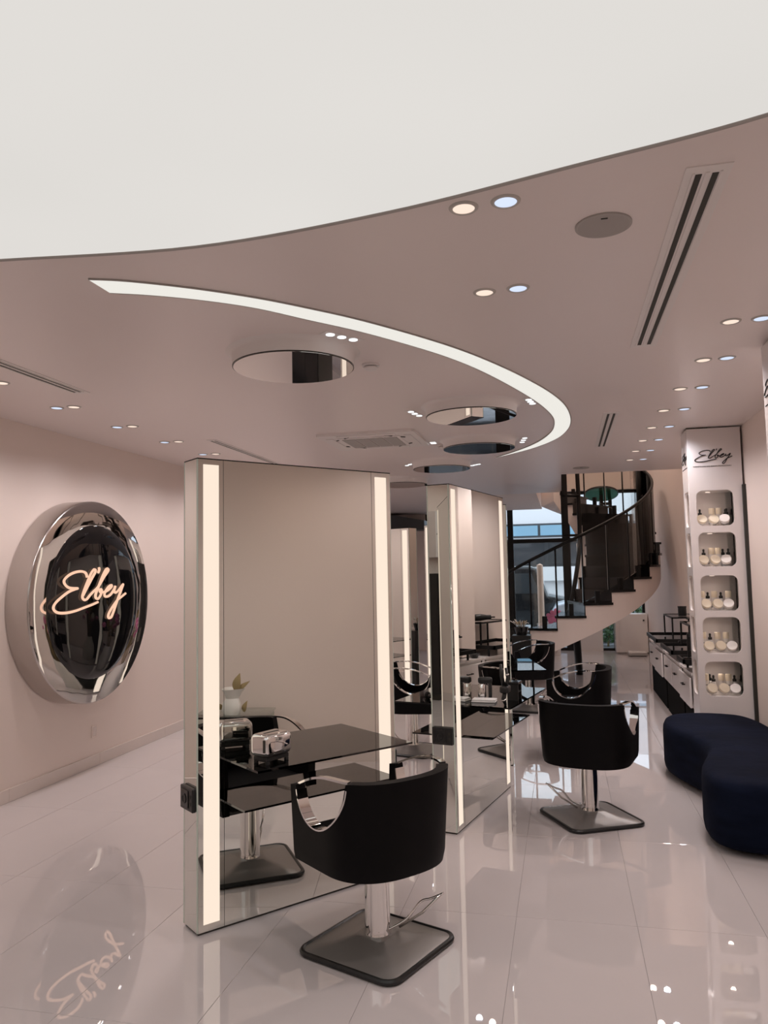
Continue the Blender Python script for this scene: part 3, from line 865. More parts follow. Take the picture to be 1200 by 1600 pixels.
DX, DY = 1.165, 7.56
dt = display(DX, DY, 'white display tower of hair products with script logo beside the far cabinets')
for a, b in CELLS:
    ld = bpy.data.lights.new('shelf_light', 'SPOT'); ld.energy = 1.1; ld.color = WARM; ld.spot_size = R(160); ld.spot_blend = 1.0; ld.shadow_soft_size = 0.022
    o = bpy.data.objects.new('shelf_light', ld); COL.objects.link(o); o.parent = dt; o.location = (0.19, 0.17, b - 0.012)
display(1.185, 4.50, 'near display tower at the right picture edge, only its logo corner showing')
tr2 = struct(box('trim_2', XR - 0.03, XR, DY - 0.03, DY + DD, 0, 2.49, 'core'), 'black backing strip behind the display tower')

# products
PS = 1.2
def dropper(x, y, z, label, g):
    t = thing('dropper_bottle', label, 'bottle', (x, y, z), 0, g); t.scale = (PS, PS, PS)
    lathe('bottle', [(0.0, 0), (0.019, 0.0), (0.020, 0.004), (0.020, 0.075), (0.014, 0.086), (0.009, 0.09)], 'product_clear', t, 16)
    lathe('label_band', [(0.0206, 0.018), (0.0206, 0.07)], 'product_white', t, 16, cap=False)
    box('label_mark', -0.010, 0.009, -0.0216, -0.0206, 0.026, 0.032, 'ink', t).rotation_euler.y = R(-35)
    lathe('cap', [(0.013, 0.088), (0.015, 0.09), (0.015, 0.105), (0.008, 0.11), (0.007, 0.118), (0.009, 0.124), (0.007, 0.135), (0.0, 0.138)], 'black_plastic', t, 16)
    return t
def tubebottle(x, y, z, label, g):
    t = thing('pump_tube', label, 'bottle', (x, y, z), 0, g); t.scale = (PS, PS, PS)
    lathe('bottle', [(0.0, 0), (0.021, 0), (0.022, 0.004), (0.022, 0.095)], 'product_white', t, 16)
    lathe('cap', [(0.0222, 0.096), (0.0222, 0.14), (0.020, 0.145), (0, 0.146)], 'product_cream', t, 16)
    box('label_mark', -0.012, 0.010, -0.0232, -0.022, 0.030, 0.036, 'ink', t).rotation_euler.y = R(-35)
    box('label_text', -0.008, 0.008, -0.0226, -0.021, 0.062, 0.066, 'ink', t)
    return t
def jar(x, y, z, tilt, label, g):
    t = thing('cream_jar', label, 'jar', (x, y, z), 0, g); t.scale = (PS, PS, PS)
    a = lathe('jar_body', [(0.0, 0.0), (0.030, 0.0), (0.034, 0.004), (0.034, 0.024)], 'product_clear', t, 24)
    b = lathe('lid', [(0.037, 0.024), (0.038, 0.026), (0.038, 0.044), (0.036, 0.047), (0.0, 0.048)], 'product_cream' if tilt > 0 else 'product_white', t, 24)
    # the jars lean back on display so the lids face out
    for o in (a, b):
        o.rotation_euler = (R(58), 0, R(12 if tilt > 0 else -10)); o.location = (0, 0.012, 0.0335)
    return t
SHN = ['top', 'second', 'middle', 'fourth', 'bottom']
lay = [
    [('d', 0.110, 0.16), ('j', 0.098, 0.065), ('t', 0.225, 0.22), ('t', 0.285, 0.21), ('d', 0.345, 0.22), ('d', 0.340, 0.145), ('J', 0.310, 0.07), ('j', 0.205, 0.085)],
    [('d', 0.130, 0.19), ('j', 0.098, 0.075), ('t', 0.200, 0.21), ('t', 0.260, 0.20), ('d', 0.310, 0.25), ('d', 0.340, 0.16), ('J', 0.305, 0.07), ('j', 0.200, 0.085)],
    [('t', 0.095, 0.19), ('d', 0.150, 0.21), ('t', 0.205, 0.19), ('d', 0.265, 0.21), ('t', 0.325, 0.18), ('j', 0.098, 0.065), ('J', 0.305, 0.065), ('j', 0.20, 0.075)],
    [('t', 0.095, 0.22), ('d', 0.150, 0.20), ('t', 0.212, 0.19), ('t', 0.290, 0.20), ('j', 0.105, 0.065), ('J', 0.315, 0.065), ('j', 0.210, 0.085)],
    [('t', 0.095, 0.19), ('d', 0.140, 0.26), ('d', 0.160, 0.19), ('t', 0.230, 0.20), ('t', 0.290, 0.19), ('d', 0.343, 0.20), ('j', 0.115, 0.065), ('J', 0.325, 0.065), ('j', 0.22, 0.085)]]
NMS = {'d': 'clear dropper bottle with black cap', 't': 'white pump tube with cream cap', 'j': 'round cream jar tilted outward', 'J': 'round white jar tilted outward'}
for r_, row in enumerate(lay):
    z = CELLS[r_][0] + 0.0025
    xs = {}
    for k, x, y in row: xs.setdefault(k, []).append(x)
    for k, x, y in row:
        order = sorted(xs[k]); i = order.index(x); m = len(order)
        if m == 1: pos = 'only one of its kind'
        elif i == 0: pos = 'leftmost of its kind'
        elif i == m - 1: pos = 'rightmost of its kind'
        else: pos = 'middle one of its kind'
        lab = '%s on the %s display shelf, %s' % (NMS[k], SHN[r_], pos)
        X, Y = DX + x, DY + y
        if k == 'd': dropper(X, Y, z, lab, 'dropper bottles on the display tower')
        elif k == 't': tubebottle(X, Y, z, lab, 'pump tubes on the display tower')
        else: jar(X, Y, z, 1 if k == 'j' else -1, lab, 'jars on the display tower')

# ------------------------------------------------------------------ drawer cabinets along the right wall
CX = 1.17
struct(box('trim_3', 1.33, XR, 8.5, 8.8, 0.735, CEIL, 'wall'), 'pale wall pilaster behind the display tower')
def cabinet(y0, y1, nd, label, pulled):
    t = thing('drawer_cabinet', label, 'cabinet', (CX, y0, 0), 0, 'white drawer cabinets')
    L = y1 - y0; D = XR - CX - 0.004
    box('plinth', 0.03, D, 0.02, L - 0.02, 0, 0.37, 'black_matte', t)
    box('body', 0.02, D, 0, L, 0.37, 0.70, 'white', t)
    box('worktop', 0.0, D, -0.004, L + 0.004, 0.70, 0.722, 'white_gloss', t)
    w = L / nd
    for k in range(nd):
        p = pulled[k]
        d = thing_part = box('drawer_front', -0.0 - p, 0.019 - p, k * w + 0.012, (k + 1) * w - 0.012, 0.385, 0.672, 'white_gloss', t, 0.003, 1)
        if p > 0.03:
            box('drawer_box', 0.019 - p, 0.03, k * w + 0.03, (k + 1) * w - 0.03, 0.42, 0.66, 'black_metal', t)
        c = k * w + w / 2
        box('handle', -0.028 - p, -0.020 - p, c - 0.06, c + 0.06, 0.565, 0.577, 'black_metal', d)
        for s in (-0.05, 0.05):
            box('handle_foot', -0.021 - p, -0.0 - p, c + s - 0.006, c + s + 0.006, 0.565, 0.577, 'black_metal', d)
    for s in (0.02, L - 0.03):
        box('shadow_gap', 0.012, 0.021, s, s + 0.01, 0.385, 0.69, 'core', t)
cabinet(8.0, 8.72, 1, 'white drawer cabinet on black plinth, nearest, next to the display tower', [0.02])
cabinet(8.76, 10.16, 2, 'white double drawer cabinet on black plinth, middle one of the row', [0.0, 0.0])
cabinet(10.2, 11.8, 2, 'white double drawer cabinet on black plinth, farthest toward the staircase', [0.02, 0.0])

def tray_stand(y0, y1, label, riser=True):
    t = thing('tray_stand', label, 'tray stand', (1.10, y0, 0), 0, 'black metal tray stands')
    L = y1 - y0; D = XR - 1.10 - 0.004; z = 0.85; b = 0.022
    link('tray_frame', boxes_me('tray_frame', [(0, D, 0, b, z - 0.045, z), (0, D, L - b, L, z - 0.045, z), (0, b, 0, L, z - 0.045, z), (D - b, D, 0, L, z - 0.045, z)]), 'black_metal', t)
    box('tray_pane', b, D - b, b, L - b, z - 0.03, z - 0.02, 'smoked_glass', t)
    for (x, y) in ((0.09, 0.01), (D - 0.03, 0.01), (0.09, L - 0.03), (D - 0.03, L - 0.03)):
        box('leg', x, x + 0.02, y, y + 0.02, 0.7225, z - 0.045, 'black_metal', t)
    if riser:
        x0, x1, y0_, y1_, zt = 0.20, D - 0.02, 0.02, L * 0.75, 1.12
        link('riser_frame', boxes_me('riser_frame', [(x0, x1, y0_, y0_ + 0.018, zt - 0.018, zt), (x0, x1, y1_ - 0.018, y1_, zt - 0.018, zt), (x0, x0 + 0.018, y0_, y1_, zt - 0.018, zt), (x1 - 0.018, x1, y0_, y1_, zt - 0.018, zt)]), 'black_metal', t)
        box('riser_pane', x0 + 0.018, x1 - 0.018, y0_ + 0.018, y1_ - 0.018, zt - 0.010, zt - 0.004, 'smoked_glass', t)
        for (x, y) in ((x0, y0_), (x1 - 0.018, y0_), (x0, y1_ - 0.018), (x1 - 0.018, y1_ - 0.018)):
            box('riser_post', x, x + 0.018, y, y + 0.018, z, zt - 0.018, 'black_metal', t)
    return t
tray_stand(8.02, 8.44, 'small black metal tray stand on the nearest drawer cabinet', False)
tray_stand(8.86, 9.80, 'black metal tray stand with raised frame on the middle cabinet')
tray_stand(10.25, 11.35, 'black metal tray stand with raised frame on the farthest cabinet')
# things on the trays
ph = thing('phone_arm', 'black upright metal arm on the nearest tray stand', 'holder', (1.16, 8.10, 0.85))
box('foot', -0.04, 0.06, -0.04, 0.06, 0.0, 0.012, 'black_metal', ph); box('post', 0.0, 0.02, 0.0, 0.02, 0.012, 0.24, 'black_metal', ph)
box('cross_arm', -0.06, 0.02, 0.004, 0.016, 0.17, 0.185, 'black_metal', ph); box('clip', -0.08, -0.06, -0.01, 0.03, 0.155, 0.172, 'black_metal', ph)
cn = thing('canister', 'small black canister on the farthest tray stand frame', 'canister', (1.47, 10.55, 1.1205))
lathe('can', [(0, 0), (0.05, 0), (0.052, 0.004), (0.052, 0.105)], 'black_plastic', cn, 20)
lathe('lid', [(0.055, 0.105), (0.055, 0.125), (0.0, 0.127)], 'black_gloss', cn, 20)
def hair_dryer(loc, rz, label, g=None):
    t = thing('hair_dryer', label, 'hair dryer', loc, rz, g)
    b = lathe('barrel', [(0.0, -0.10), (0.034, -0.10), (0.041, -0.09), (0.043, -0.02), (0.036, 0.03), (0.029, 0.07), (0.029, 0.12)], 'black_plastic', t, 20)
    b.rotation_euler.x = -PI / 2; b.location = (0, 0, 0.044)
    nz = box('nozzle', -0.035, 0.035, 0.118, 0.17, 0.036, 0.052, 'black_gloss', t, 0.004, 1)
    tube('handle', [(0.03, -0.055, 0.04), (0.10, -0.065, 0.028), (0.175, -0.08, 0.022)], [0.02, 0.019, 0.021], 'black_plastic', t, 10)
    return t
hair_dryer((1.45, 9.15, 1.1205), 0.6, 'black hair dryer lying on the raised frame of the middle tray stand')
bw = thing('tint_bowl', 'black tint bowl on the worktop between two tray stands', 'bowl', (1.25, 8.64, 0.7225))
lathe('foot_ring', [(0.030, 0.0), (0.037, 0.0), (0.037, 0.006), (0.030, 0.006)], 'black_gloss', bw, 20, cap=False)
lathe('bowl', [(0, 0), (0.035, 0), (0.04, 0.006), (0.062, 0.045), (0.068, 0.055), (0.062, 0.054), (0.04, 0.016), (0, 0.012)], 'black_plastic', bw, 24, cap=False)

# ------------------------------------------------------------------ things on the glass tables
def on_table(T, along, out, z, front=True):
    a = R(T[1]); u = Vector((math.sin(a), math.cos(a))); nn = Vector((math.cos(a), -math.sin(a)))
    p = Vector(T[0]) + u * along + nn * out
    return (p.x, p.y, z)
TZ = 0.8265
cd = thing('chrome_caddy', 'shiny chrome toaster-shaped caddy on the nearest glass table', 'caddy', on_table(TA, 0.300, 0.205, TZ), R(90 - TA[1] + 16))
box('body', -0.092, 0.092, -0.062, 0.062, 0.034, 0.142, 'chrome', cd, 0.026, 5, True)
box('top_slot', -0.05, 0.05, -0.006, 0.006, 0.1405, 0.1432, 'core', cd)
box('foot_plate', -0.078, 0.078, -0.046, 0.046, 0.012, 0.036, 'black_plastic', cd, 0.004, 1)
for sx in (-0.065, 0.065):
    for sy in (-0.04, 0.04):
        lathe('foot', [(0.011, 0.0), (0.012, 0.006), (0.010, 0.014)], 'rubber', cd, 12, c=(sx, sy))
box('side_slot', -0.0945, -0.0905, -0.05, -0.036, 0.06, 0.12, 'core', cd, 0.001, 1)
k1 = thing('spray_canister', 'chrome canister with black trigger head on the hair tool table', 'canister', on_table(TB, 0.42, 0.055, TZ))
lathe('can', [(0, 0), (0.028, 0), (0.029, 0.003), (0.029, 0.105), (0.024, 0.113)], 'chrome', k1, 24)
hd = box('trigger_head', -0.028, 0.075, -0.022, 0.022, 0.113, 0.158, 'black_plastic', k1, 0.015, 3, True)
box('grip', 0.045, 0.07, -0.014, 0.014, 0.01, 0.118, 'black_plastic', k1, 0.006, 2, True)
tw = thing('folded_towel', 'folded white hand towel on the hair tool table', 'towel', on_table(TB, 0.33, 0.10, TZ), R(90 - TB[1] + 8))
box('lower_fold', -0.05, 0.05, -0.085, 0.085, 0.0, 0.011, 'towel', tw, 0.005, 3, True)
box('upper_fold', -0.046, 0.046, -0.085, 0.082, 0.0112, 0.022, 'towel', tw, 0.005, 3, True)
st = thing('hair_straightener', 'black hair straightener standing open in its holder on the glass table', 'straightener', on_table(TB, 0.235, 0.285, TZ), R(90 - TB[1]))
box('holder', -0.045, 0.045, -0.03, 0.03, 0.085, 0.135, 'black_plastic', st, 0.014, 3, True)
tube('lower_arm', [(0.0, 0.0, 0.0), (-0.006, 0.012, 0.045), (0.0, 0.0, 0.10)], [0.009, 0.017, 0.015], 'black_plastic', st, 10)
tube('arm', [(-0.004, -0.008, 0.12), (-0.012, -0.024, 0.19), (-0.004, -0.010, 0.255)], [0.014, 0.013, 0.009], 'black_plastic', st, 10)
tube('arm', [(0.006, 0.010, 0.12), (0.014, 0.028, 0.20), (0.008, 0.030, 0.275)], [0.014, 0.014, 0.010], 'black_plastic', st, 10)
tube('silver_band', [(-0.0115, -0.022, 0.205), (-0.0105, -0.020, 0.215)], 0.0145, 'chrome_satin', st, 10)
tube('silver_band', [(-0.004, 0.008, 0.030), (-0.0055, 0.011, 0.040)], 0.0168, 'chrome_satin', st, 10)
dr = thing('tool_box', 'black open-fronted tool holder at the right of the hair tool table', 'tool holder', on_table(TB, 0.50, 0.27, TZ), R(90 - TB[1]))
box('upright', -0.045, -0.035, -0.04, 0.04, 0.0, 0.11, 'black_plastic', dr); box('upright', 0.035, 0.045, -0.04, 0.04, 0.0, 0.11, 'black_plastic', dr)
box('top_board', -0.05, 0.05, -0.045, 0.045, 0.11, 0.128, 'black_gloss', dr, 0.003, 1); box('cross_board', -0.035, 0.035, -0.04, 0.04, 0.055, 0.063, 'black_plastic', dr)
rl = thing('round_brush', 'round black hair brush on the rear table of the second mirror tower', 'brush', on_table(TB, 0.40, -TT - 0.20, TZ + 0.022), R(20))
b_ = lathe('bristles', [(0.0, -0.05), (0.02, -0.05), (0.022, -0.045), (0.022, 0.045), (0.015, 0.05)], 'black_plastic', rl, 18); b_.rotation_euler.x = PI / 2
h_ = lathe('handle', [(0.011, 0.05), (0.009, 0.08), (0.013, 0.14), (0.0, 0.15)], 'black_gloss', rl, 14); h_.rotation_euler.x = PI / 2

# ------------------------------------------------------------------ side table and vase, right of the camera (seen in the nearest mirror)
sd = thing('acrylic_table', 'clear acrylic side table against the right wall, seen only in the nearest mirror', 'side table', (1.36, 3.02, 0))
box('top', -0.24, 0.24, -0.33, 0.33, 0.50, 0.515, 'acrylic', sd)
for sx in (-0.22, 0.22):
    box('side_pane', sx - 0.006, sx + 0.006, -0.32, 0.32, 0.0, 0.4995, 'acrylic', sd)
vs = thing('ribbon_vase', 'white folded ceramic vase with dried golden leaves on the acrylic table', 'vase', (1.28, 3.02, 0.5155))
bm_prof = [(0.0, 0.0), (0.07, 0.0), (0.085, 0.03), (0.08, 0.09), (0.055, 0.14), (0.075, 0.19), (0.10, 0.225), (0.096, 0.225), (0.068, 0.185), (0.045, 0.14)]
vo = lathe('vase_body', bm_prof, 'ceramic', vs, 28, cap=False)
for vtx in vo.data.vertices:
    a = math.atan2(vtx.co.y, vtx.co.x); k = 1 + 0.14 * math.sin(3 * a + vtx.co.z * 14); vtx.co.x *= k; vtx.co.y *= k
def leaf(par, base, tip, w, mat='dry_leaf'):
    b, t = Vector(base), Vector(tip); d = (t - b); sdir = d.cross(Vector((1, 0.3, 0))).normalized()
    nrm = d.cross(sdir).normalized()
    pts, fcs = [], []
    N = 6
    for i in range(N + 1):
        q = i / N; ww = w * math.sin(PI * (0.08 + 0.92 * q) ** 0.8) * 0.5
        c = b + d * q + nrm * (0.02 * math.sin(PI * q))
        pts += [c - sdir * ww, c + nrm * 0.006, c + sdir * ww]
    for i in range(N):
        for s in (0, 1):
            fcs.append((i * 3 + s, i * 3 + s + 1, i * 3 + s + 4, i * 3 + s + 3))
    return link('leaf', pyd('leaf', pts, fcs), mat, par, True)
leaf(vs, (0, 0.03, 0.20), (0.0, 0.07, 0.36), 0.085); leaf(vs, (0, 0.04, 0.20), (0.0, 0.16, 0.29), 0.045); leaf(vs, (0, -0.08, 0.05), (-0.03, -0.15, 0.11), 0.06); leaf(vs, (0, 0.10, 0.02), (-0.02, 0.14, 0.12), 0.05)

# ------------------------------------------------------------------ tall black cabinet and flowers behind the nearest tower (seen in the ceiling drum)
kb = thing('black_wardrobe', 'slim tall black cabinet behind the nearest mirror tower, seen in the nearest ceiling drum', 'cabinet', (-3.04, 9.25, 0))
box('carcass', -0.17, 0.17, -0.3, 0.3, 0.06, 1.95, 'black_plastic', kb); box('plinth', -0.15, 0.15, -0.27, 0.27, 0, 0.06, 'core', kb)
for s in (-1, 1):
    d = box('door', 0.001 if s > 0 else -0.168, 0.168 if s > 0 else -0.001, -0.318, -0.301, 0.07, 1.94, 'black_gloss', kb, 0.003, 1)
    box('handle', s * 0.03 - 0.006, s * 0.03 + 0.006, -0.338, -0.318, 0.9, 1.1, 'chrome_satin', d)
fv = thing('flower_vase', 'big dried flower arrangement in a white vase beside the black cabinet', 'flowers', (-2.42, 9.2, 0))
lathe('vase', [(0, 0), (0.14, 0), (0.17, 0.1), (0.18, 0.45), (0.12, 0.62), (0.10, 0.66), (0.09, 0.64)], 'ceramic', fv, 28, cap=False)
for i in range(16):
    a = random.uniform(0, 2 * PI); l = random.uniform(0.35, 0.75); s_ = random.uniform(0.1, 0.30)
    tip = (math.cos(a) * s_, math.sin(a) * s_, 0.64 + l)
    tube('stem', [(math.cos(a) * 0.03, math.sin(a) * 0.03, 0.55), (math.cos(a) * s_ * 0.4, math.sin(a) * s_ * 0.4, 0.64 + l * 0.6), tip], 0.004, 'dry_leaf', fv, 5)
    if i % 3 == 0: 
        b_ = lathe('bloom', [(0, -0.04), (0.05, -0.02), (0.06, 0.02), (0.03, 0.045), (0, 0.05)], 'pink', fv, 12); b_.location = tip
    else:
        leaf(fv, tip, (tip[0] * 1.25, tip[1] * 1.25, tip[2] + 0.14), 0.08, 'dry_leaf' if i % 2 else 'ceramic')

# wall units behind the camera on the left (seen in the end of the second tower)
lw = thing('black_cupboard', 'tall black cupboard on the left wall behind the camera', 'cupboard', (XL, 0.2, 0))
box('carcass', 0.002, 0.46, -0.7, 0.72, 0.08, 1.72, 'black_plastic', lw); box('plinth', 0.002, 0.42, -0.68, 0.70, 0, 0.08, 'core', lw)
for k in range(3):
    d = box('door', 0.461, 0.478, -0.70 + k * 0.474, -0.70 + k * 0.474 + 0.468, 0.09, 1.71, 'black_gloss', lw, 0.003, 1)
    box('handle', 0.478, 0.495, -0.70 + k * 0.474 + 0.42, -0.70 + k * 0.474 + 0.432, 0.8, 1.0, 'chrome_satin', d)
wb = thing('wall_box', 'white wall box with a small screen above the black cupboard', 'wall box', (XL, 0.2, 0))
box('case', 0.002, 0.16, -0.35, 0.30, 1.95, 2.62, 'white', wb, 0.006, 1); box('screen', 0.161, 0.166, -0.28, 0.10, 2.0, 2.24, 'grille', wb); box('door_line', 0.161, 0.164, -0.34, 0.29, 2.285, 2.292, 'core', wb)

# ------------------------------------------------------------------ spiral staircase
SCX, SCY, RO, RI = -0.03, 13.1, 1.55, 0.42
RISE, STEP = 0.18, 15.0
def zl(a): return 0.89 + RISE * ((a + 100.5) / STEP)
def pol(r, a, z): return (SCX + r * math.cos(R(a)), SCY + r * math.sin(R(a)), z)
sc = thing('spiral_staircase', 'curved white staircase with black treads and glass balustrade at the far end', 'staircase')
KS = list(range(-3, 15))
bv, bf = [], []
for k in KS:
    e = -93 + STEP * (k - 1); s = e - STEP; zt = 0.89 + RISE * (k - 1)
    n = 5; b0 = len(bv)
    for i in range(n + 1):
        a = s + STEP * i / n
        zb = max(0.0, zl(a) - 0.40)
        bv += [pol(RO, a, zt - 0.035), pol(RI, a, zt - 0.035), pol(RI, a, zb), pol(RO, a, zb)]
    for i in range(n):
        p = b0 + i * 4; q = p + 4
        for m in range(4):
            bf.append((p + m, p + (m + 1) % 4, q + (m + 1) % 4, q + m))
    bf.append((b0, b0 + 3, b0 + 2, b0 + 1)); p = b0 + n * 4; bf.append((p, p + 1, p + 2, p + 3))
link('stair_body', fixn(pyd('stair_body', bv, bf)), 'stair_white', sc)
def wedge(name, a0, a1, r0, r1, z0, z1, mat, par, n=4):
    v, f = [], []
    for i in range(n + 1):
        a = a0 + (a1 - a0) * i / n
        v += [pol(r1, a, z1), pol(r0, a, z1), pol(r0, a, z0), pol(r1, a, z0)]
    for i in range(n):
        p = i * 4; q = p + 4
        for m in range(4): f.append((p + m, p + (m + 1) % 4, q + (m + 1) % 4, q + m))
    f.append((0, 3, 2, 1)); p = n * 4; f.append((p, p + 1, p + 2, p + 3))
    return link(name, fixn(pyd(name, v, f)), mat, par)
for k in KS:
    e = -93 + STEP * (k - 1); s = e - STEP; zt = 0.89 + RISE * (k - 1)
    tr = wedge('tread', s - 1.2, e + 0.2, RI - 0.02, RO + 0.03, zt - 0.035, zt, 'black_stone', sc)
    wedge('riser', s - 0.5, s, RI - 0.005, RO + 0.004, max(zt - RISE, 0.0), zt - 0.035, 'black_stone', tr, 1)
    if k > -3:
        wedge('glass_clamp', e - 8.5, e - 6.0, RO - 0.09, RO - 0.05, zt, zt + 0.17, 'black_metal', tr, 1)
# handrail and glass
ha = [a for a in range(-150, 112, 6)]
tube('handrail', [pol(RO - 0.07, a, zl(a) + 1.08) for a in ha], 0.024, 'black_metal', sc, 8)
for i in range(-10, 7):
    a0 = i * STEP + 12.0 + 0.5; a1 = a0 + STEP - 1.0
    n = 4; v, f = [], []
    for j in range(n + 1):
        a = a0 + (a1 - a0) * j / n
        v += [pol(RO - 0.075, a, zl(a) + 0.10), pol(RO - 0.065, a, zl(a) + 0.10), pol(RO - 0.065, a, zl(a) + 1.06), pol(RO - 0.075, a, zl(a) + 1.06)]
    for j in range(n):
        p = j * 4; q = p + 4
        for m in range(4): f.append((p + m, p + (m + 1) % 4, q + (m + 1) % 4, q + m))
    f.append((0, 3, 2, 1)); p = n * 4; f.append((p, p + 1, p + 2, p + 3))
    link('glass_panel', fixn(pyd('glass_panel', v, f)), 'rail_glass', sc)
    tube('panel_post', [pol(RO - 0.07, a0 - 0.5, zl(a0 - 0.5) + 0.08), pol(RO - 0.07, a0 - 0.5, zl(a0 - 0.5) + 1.06)], 0.013, 'black_metal', sc, 6)
tube('inner_rail', catmull([(-0.02, 12.75, 0.82), (0.09, 12.72, 1.15), (0.19, 12.78, 1.6), (0.27, 12.95, 2.1), (0.29, 13.1, 2.7), (0.28, 13.15, 3.6)], 6), 0.035, 'black_metal', sc, 8)
tube('rail_bracket', [(0.02, 13.0, 2.96), (0.29, 13.1, 2.96)], 0.025, 'black_metal', sc, 6)
tube('rail_bracket', [(0.02, 13.0, 2.30), (0.28, 13.0, 2.30)], 0.02, 'black_metal', sc, 6)
po = box('newel_post', 0.0, 0.11, 13.0, 13.1, 0.9, 4.4, 'black_metal', sc)
tube('support_strut', [(0.20, 13.3, 0.0), (0.16, 12.9, 1.0)], 0.06, 'black_metal', sc, 8)
box('landing_slab', VX0 + 0.01, -0.40, 13.21, 16.85, CEIL + 0.005, CEIL + 0.32, 'stair_white', sc)
gd = thing('green_disc', 'round green tinted mirror disc on a black bracket in front of the upper window', 'mirror', (0.83, 16.6, 3.30))
o = lathe('disc', [(0, -0.012), (0.33, -0.012), (0.33, 0.012), (0, 0.012)], 'green_glass', gd, 40); o.rotation_euler.x = R(-20)
o = lathe('rim', [(0.328, -0.016), (0.345, -0.016), (0.345, 0.016), (0.328, 0.016)], 'black_metal', gd, 40, cap=False); o.rotation_euler.x = R(-20)
box('post', -0.035, 0.035, 0.0, 0.05, -0.75, 0.05, 'black_metal', gd); box('arm', -0.03, 0.03, 0.04, 0.555, -0.2, -0.14, 'black_metal', gd); box('wall_arm', -0.03, 0.23, 0.49, 0.538, -0.2, -0.14, 'black_metal', gd)

# planter by the stairs, orchid, far white counter
pt = thing('planter_stand', 'black pedestal behind the farthest salon chair', 'pedestal', (-0.60, 11.0, 0))
box('column', -0.13, 0.13, -0.13, 0.13, 0.02, 0.84, 'black_plastic', pt, 0.004, 1); box('base', -0.16, 0.16, -0.16, 0.16, 0.0, 0.02, 'black_plastic', pt)
pp = thing('grass_pot', 'small black pot of pale flowering grass on the pedestal', 'plant', (-0.60, 11.0, 0.8405))
lathe('pot', [(0, 0), (0.07, 0), (0.10, 0.11), (0.094, 0.11), (0.09, 0.09), (0, 0.09)], 'black_gloss', pp, 20)
for i in range(22):
    a = random.uniform(0, 2 * PI); s_ = random.uniform(0.05, 0.17)
    tube('blade', [(math.cos(a) * 0.03, math.sin(a) * 0.03, 0.09), (math.cos(a) * s_ * 0.7, math.sin(a) * s_ * 0.7, 0.17), (math.cos(a) * s_, math.sin(a) * s_, 0.15 + random.uniform(0, 0.06))], [0.004, 0.005, 0.007], 'dry_leaf' if i % 2 else 'ceramic', pp, 5)
oc = thing('orchid', 'pink orchid in a tall white planter by the street window', 'plant', (-0.24, 16.3, 0))
lathe('planter', [(0, 0), (0.13, 0), (0.15, 0.5), (0.14, 0.5), (0, 0.48)], 'white', oc, 24)
for i in range(4):
    a = -0.6 + i * 0.5
    tip = (math.sin(a) * 0.16, 0.02 * i, 0.80 + 0.06 * (i % 2) + 0.1 * (i == 2))
    tube('stem', [(0, 0, 0.48), (math.sin(a) * 0.05, 0, 0.65), tip], 0.006, 'green_leaf', oc, 5)
    for j in range(4):
        b_ = lathe('flower', [(0, -0.012), (0.035, -0.008), (0.045, 0.004), (0.02, 0.012), (0, 0.008)], 'pink', oc, 10)
        b_.location = (tip[0] * (0.55 + 0.15 * j), -0.03, tip[2] - 0.16 + 0.055 * j); b_.rotation_euler = (1.3, random.uniform(-.5, .5), 0)
wc = thing('white_counter', 'plain white counter unit against the street window under the staircase', 'counter', (1.34, 16.75, 0))
box('body', -0.27, 0.29, -0.2, 0.25, 0.03, 0.80, 'white', wc); box('side_pillar', -0.34, -0.27, -0.22, 0.25, 0.03, 0.80, 'white_gloss', wc); box('plinth', -0.32, 0.28, -0.18, 0.24, 0.0, 0.03, 'grille', wc); box('knob', 0.2, 0.23, -0.22, -0.2, 0.66, 0.69, 'black_metal', wc)
sk = thing('foot_stool', 'low white rounded step at the foot of the white counter', 'step', (1.38, 16.2, 0))
box('step_top', -0.17, 0.17, -0.14, 0.14, 0.05, 0.085, 'white', sk, 0.012, 2); box('rim', -0.18, 0.18, -0.15, 0.15, 0.012, 0.05, 'grille', sk, 0.006, 1); box('foot', -0.15, 0.15, -0.12, 0.12, 0.0, 0.012, 'rubber', sk)

# ------------------------------------------------------------------ street outside
gr = struct(box('floor_street', -40, 40, YF + 0.11, 80, -0.25, -0.05, 'asphalt'), 'grey street outside the window')
BY = 31.0
bl = thing('street_building', 'white office building with blue window bands across the street', 'building', (0, BY, -0.05))
box('wall', -30, 30, 0.3, 8, 0, 5.4, 'facade_white', bl)
box('shop_band', -30, 30, 0.2, 0.3, 1.9, 2.95, 'facade_dark', bl)
box('parapet_band', -30, 30, 0.0, 0.3, 1.35, 1.9, 'facade_white', bl)
box('ledge', -30, 30, -0.1, 0.3, 2.95, 3.05, 'facade_grey', bl)
box('window_frame', -30, 30, 0.1, 0.3, 3.05, 3.62, 'facade_dark', bl)
wm = box_me('window_pane', 0, 1.05, 0.05, 0.1, 3.14, 3.54); wm.materials.append(MATS['blue_glass'])
for i in range(-8, 9):
    o = bpy.data.objects.new('window_pane', wm); COL.objects.link(o); o.parent = bl; o.location.x = -1.98 + i * 1.15
sm = box_me('shop_pane', 0, 1.3, 0.12, 0.2, 2.0, 2.85); sm.materials.append(MATS['car_glass'])
for i in range(-7, 8):
    o = bpy.data.objects.new('shop_pane', sm); COL.objects.link(o); o.parent = bl; o.location.x = -2.0 + i * 1.45
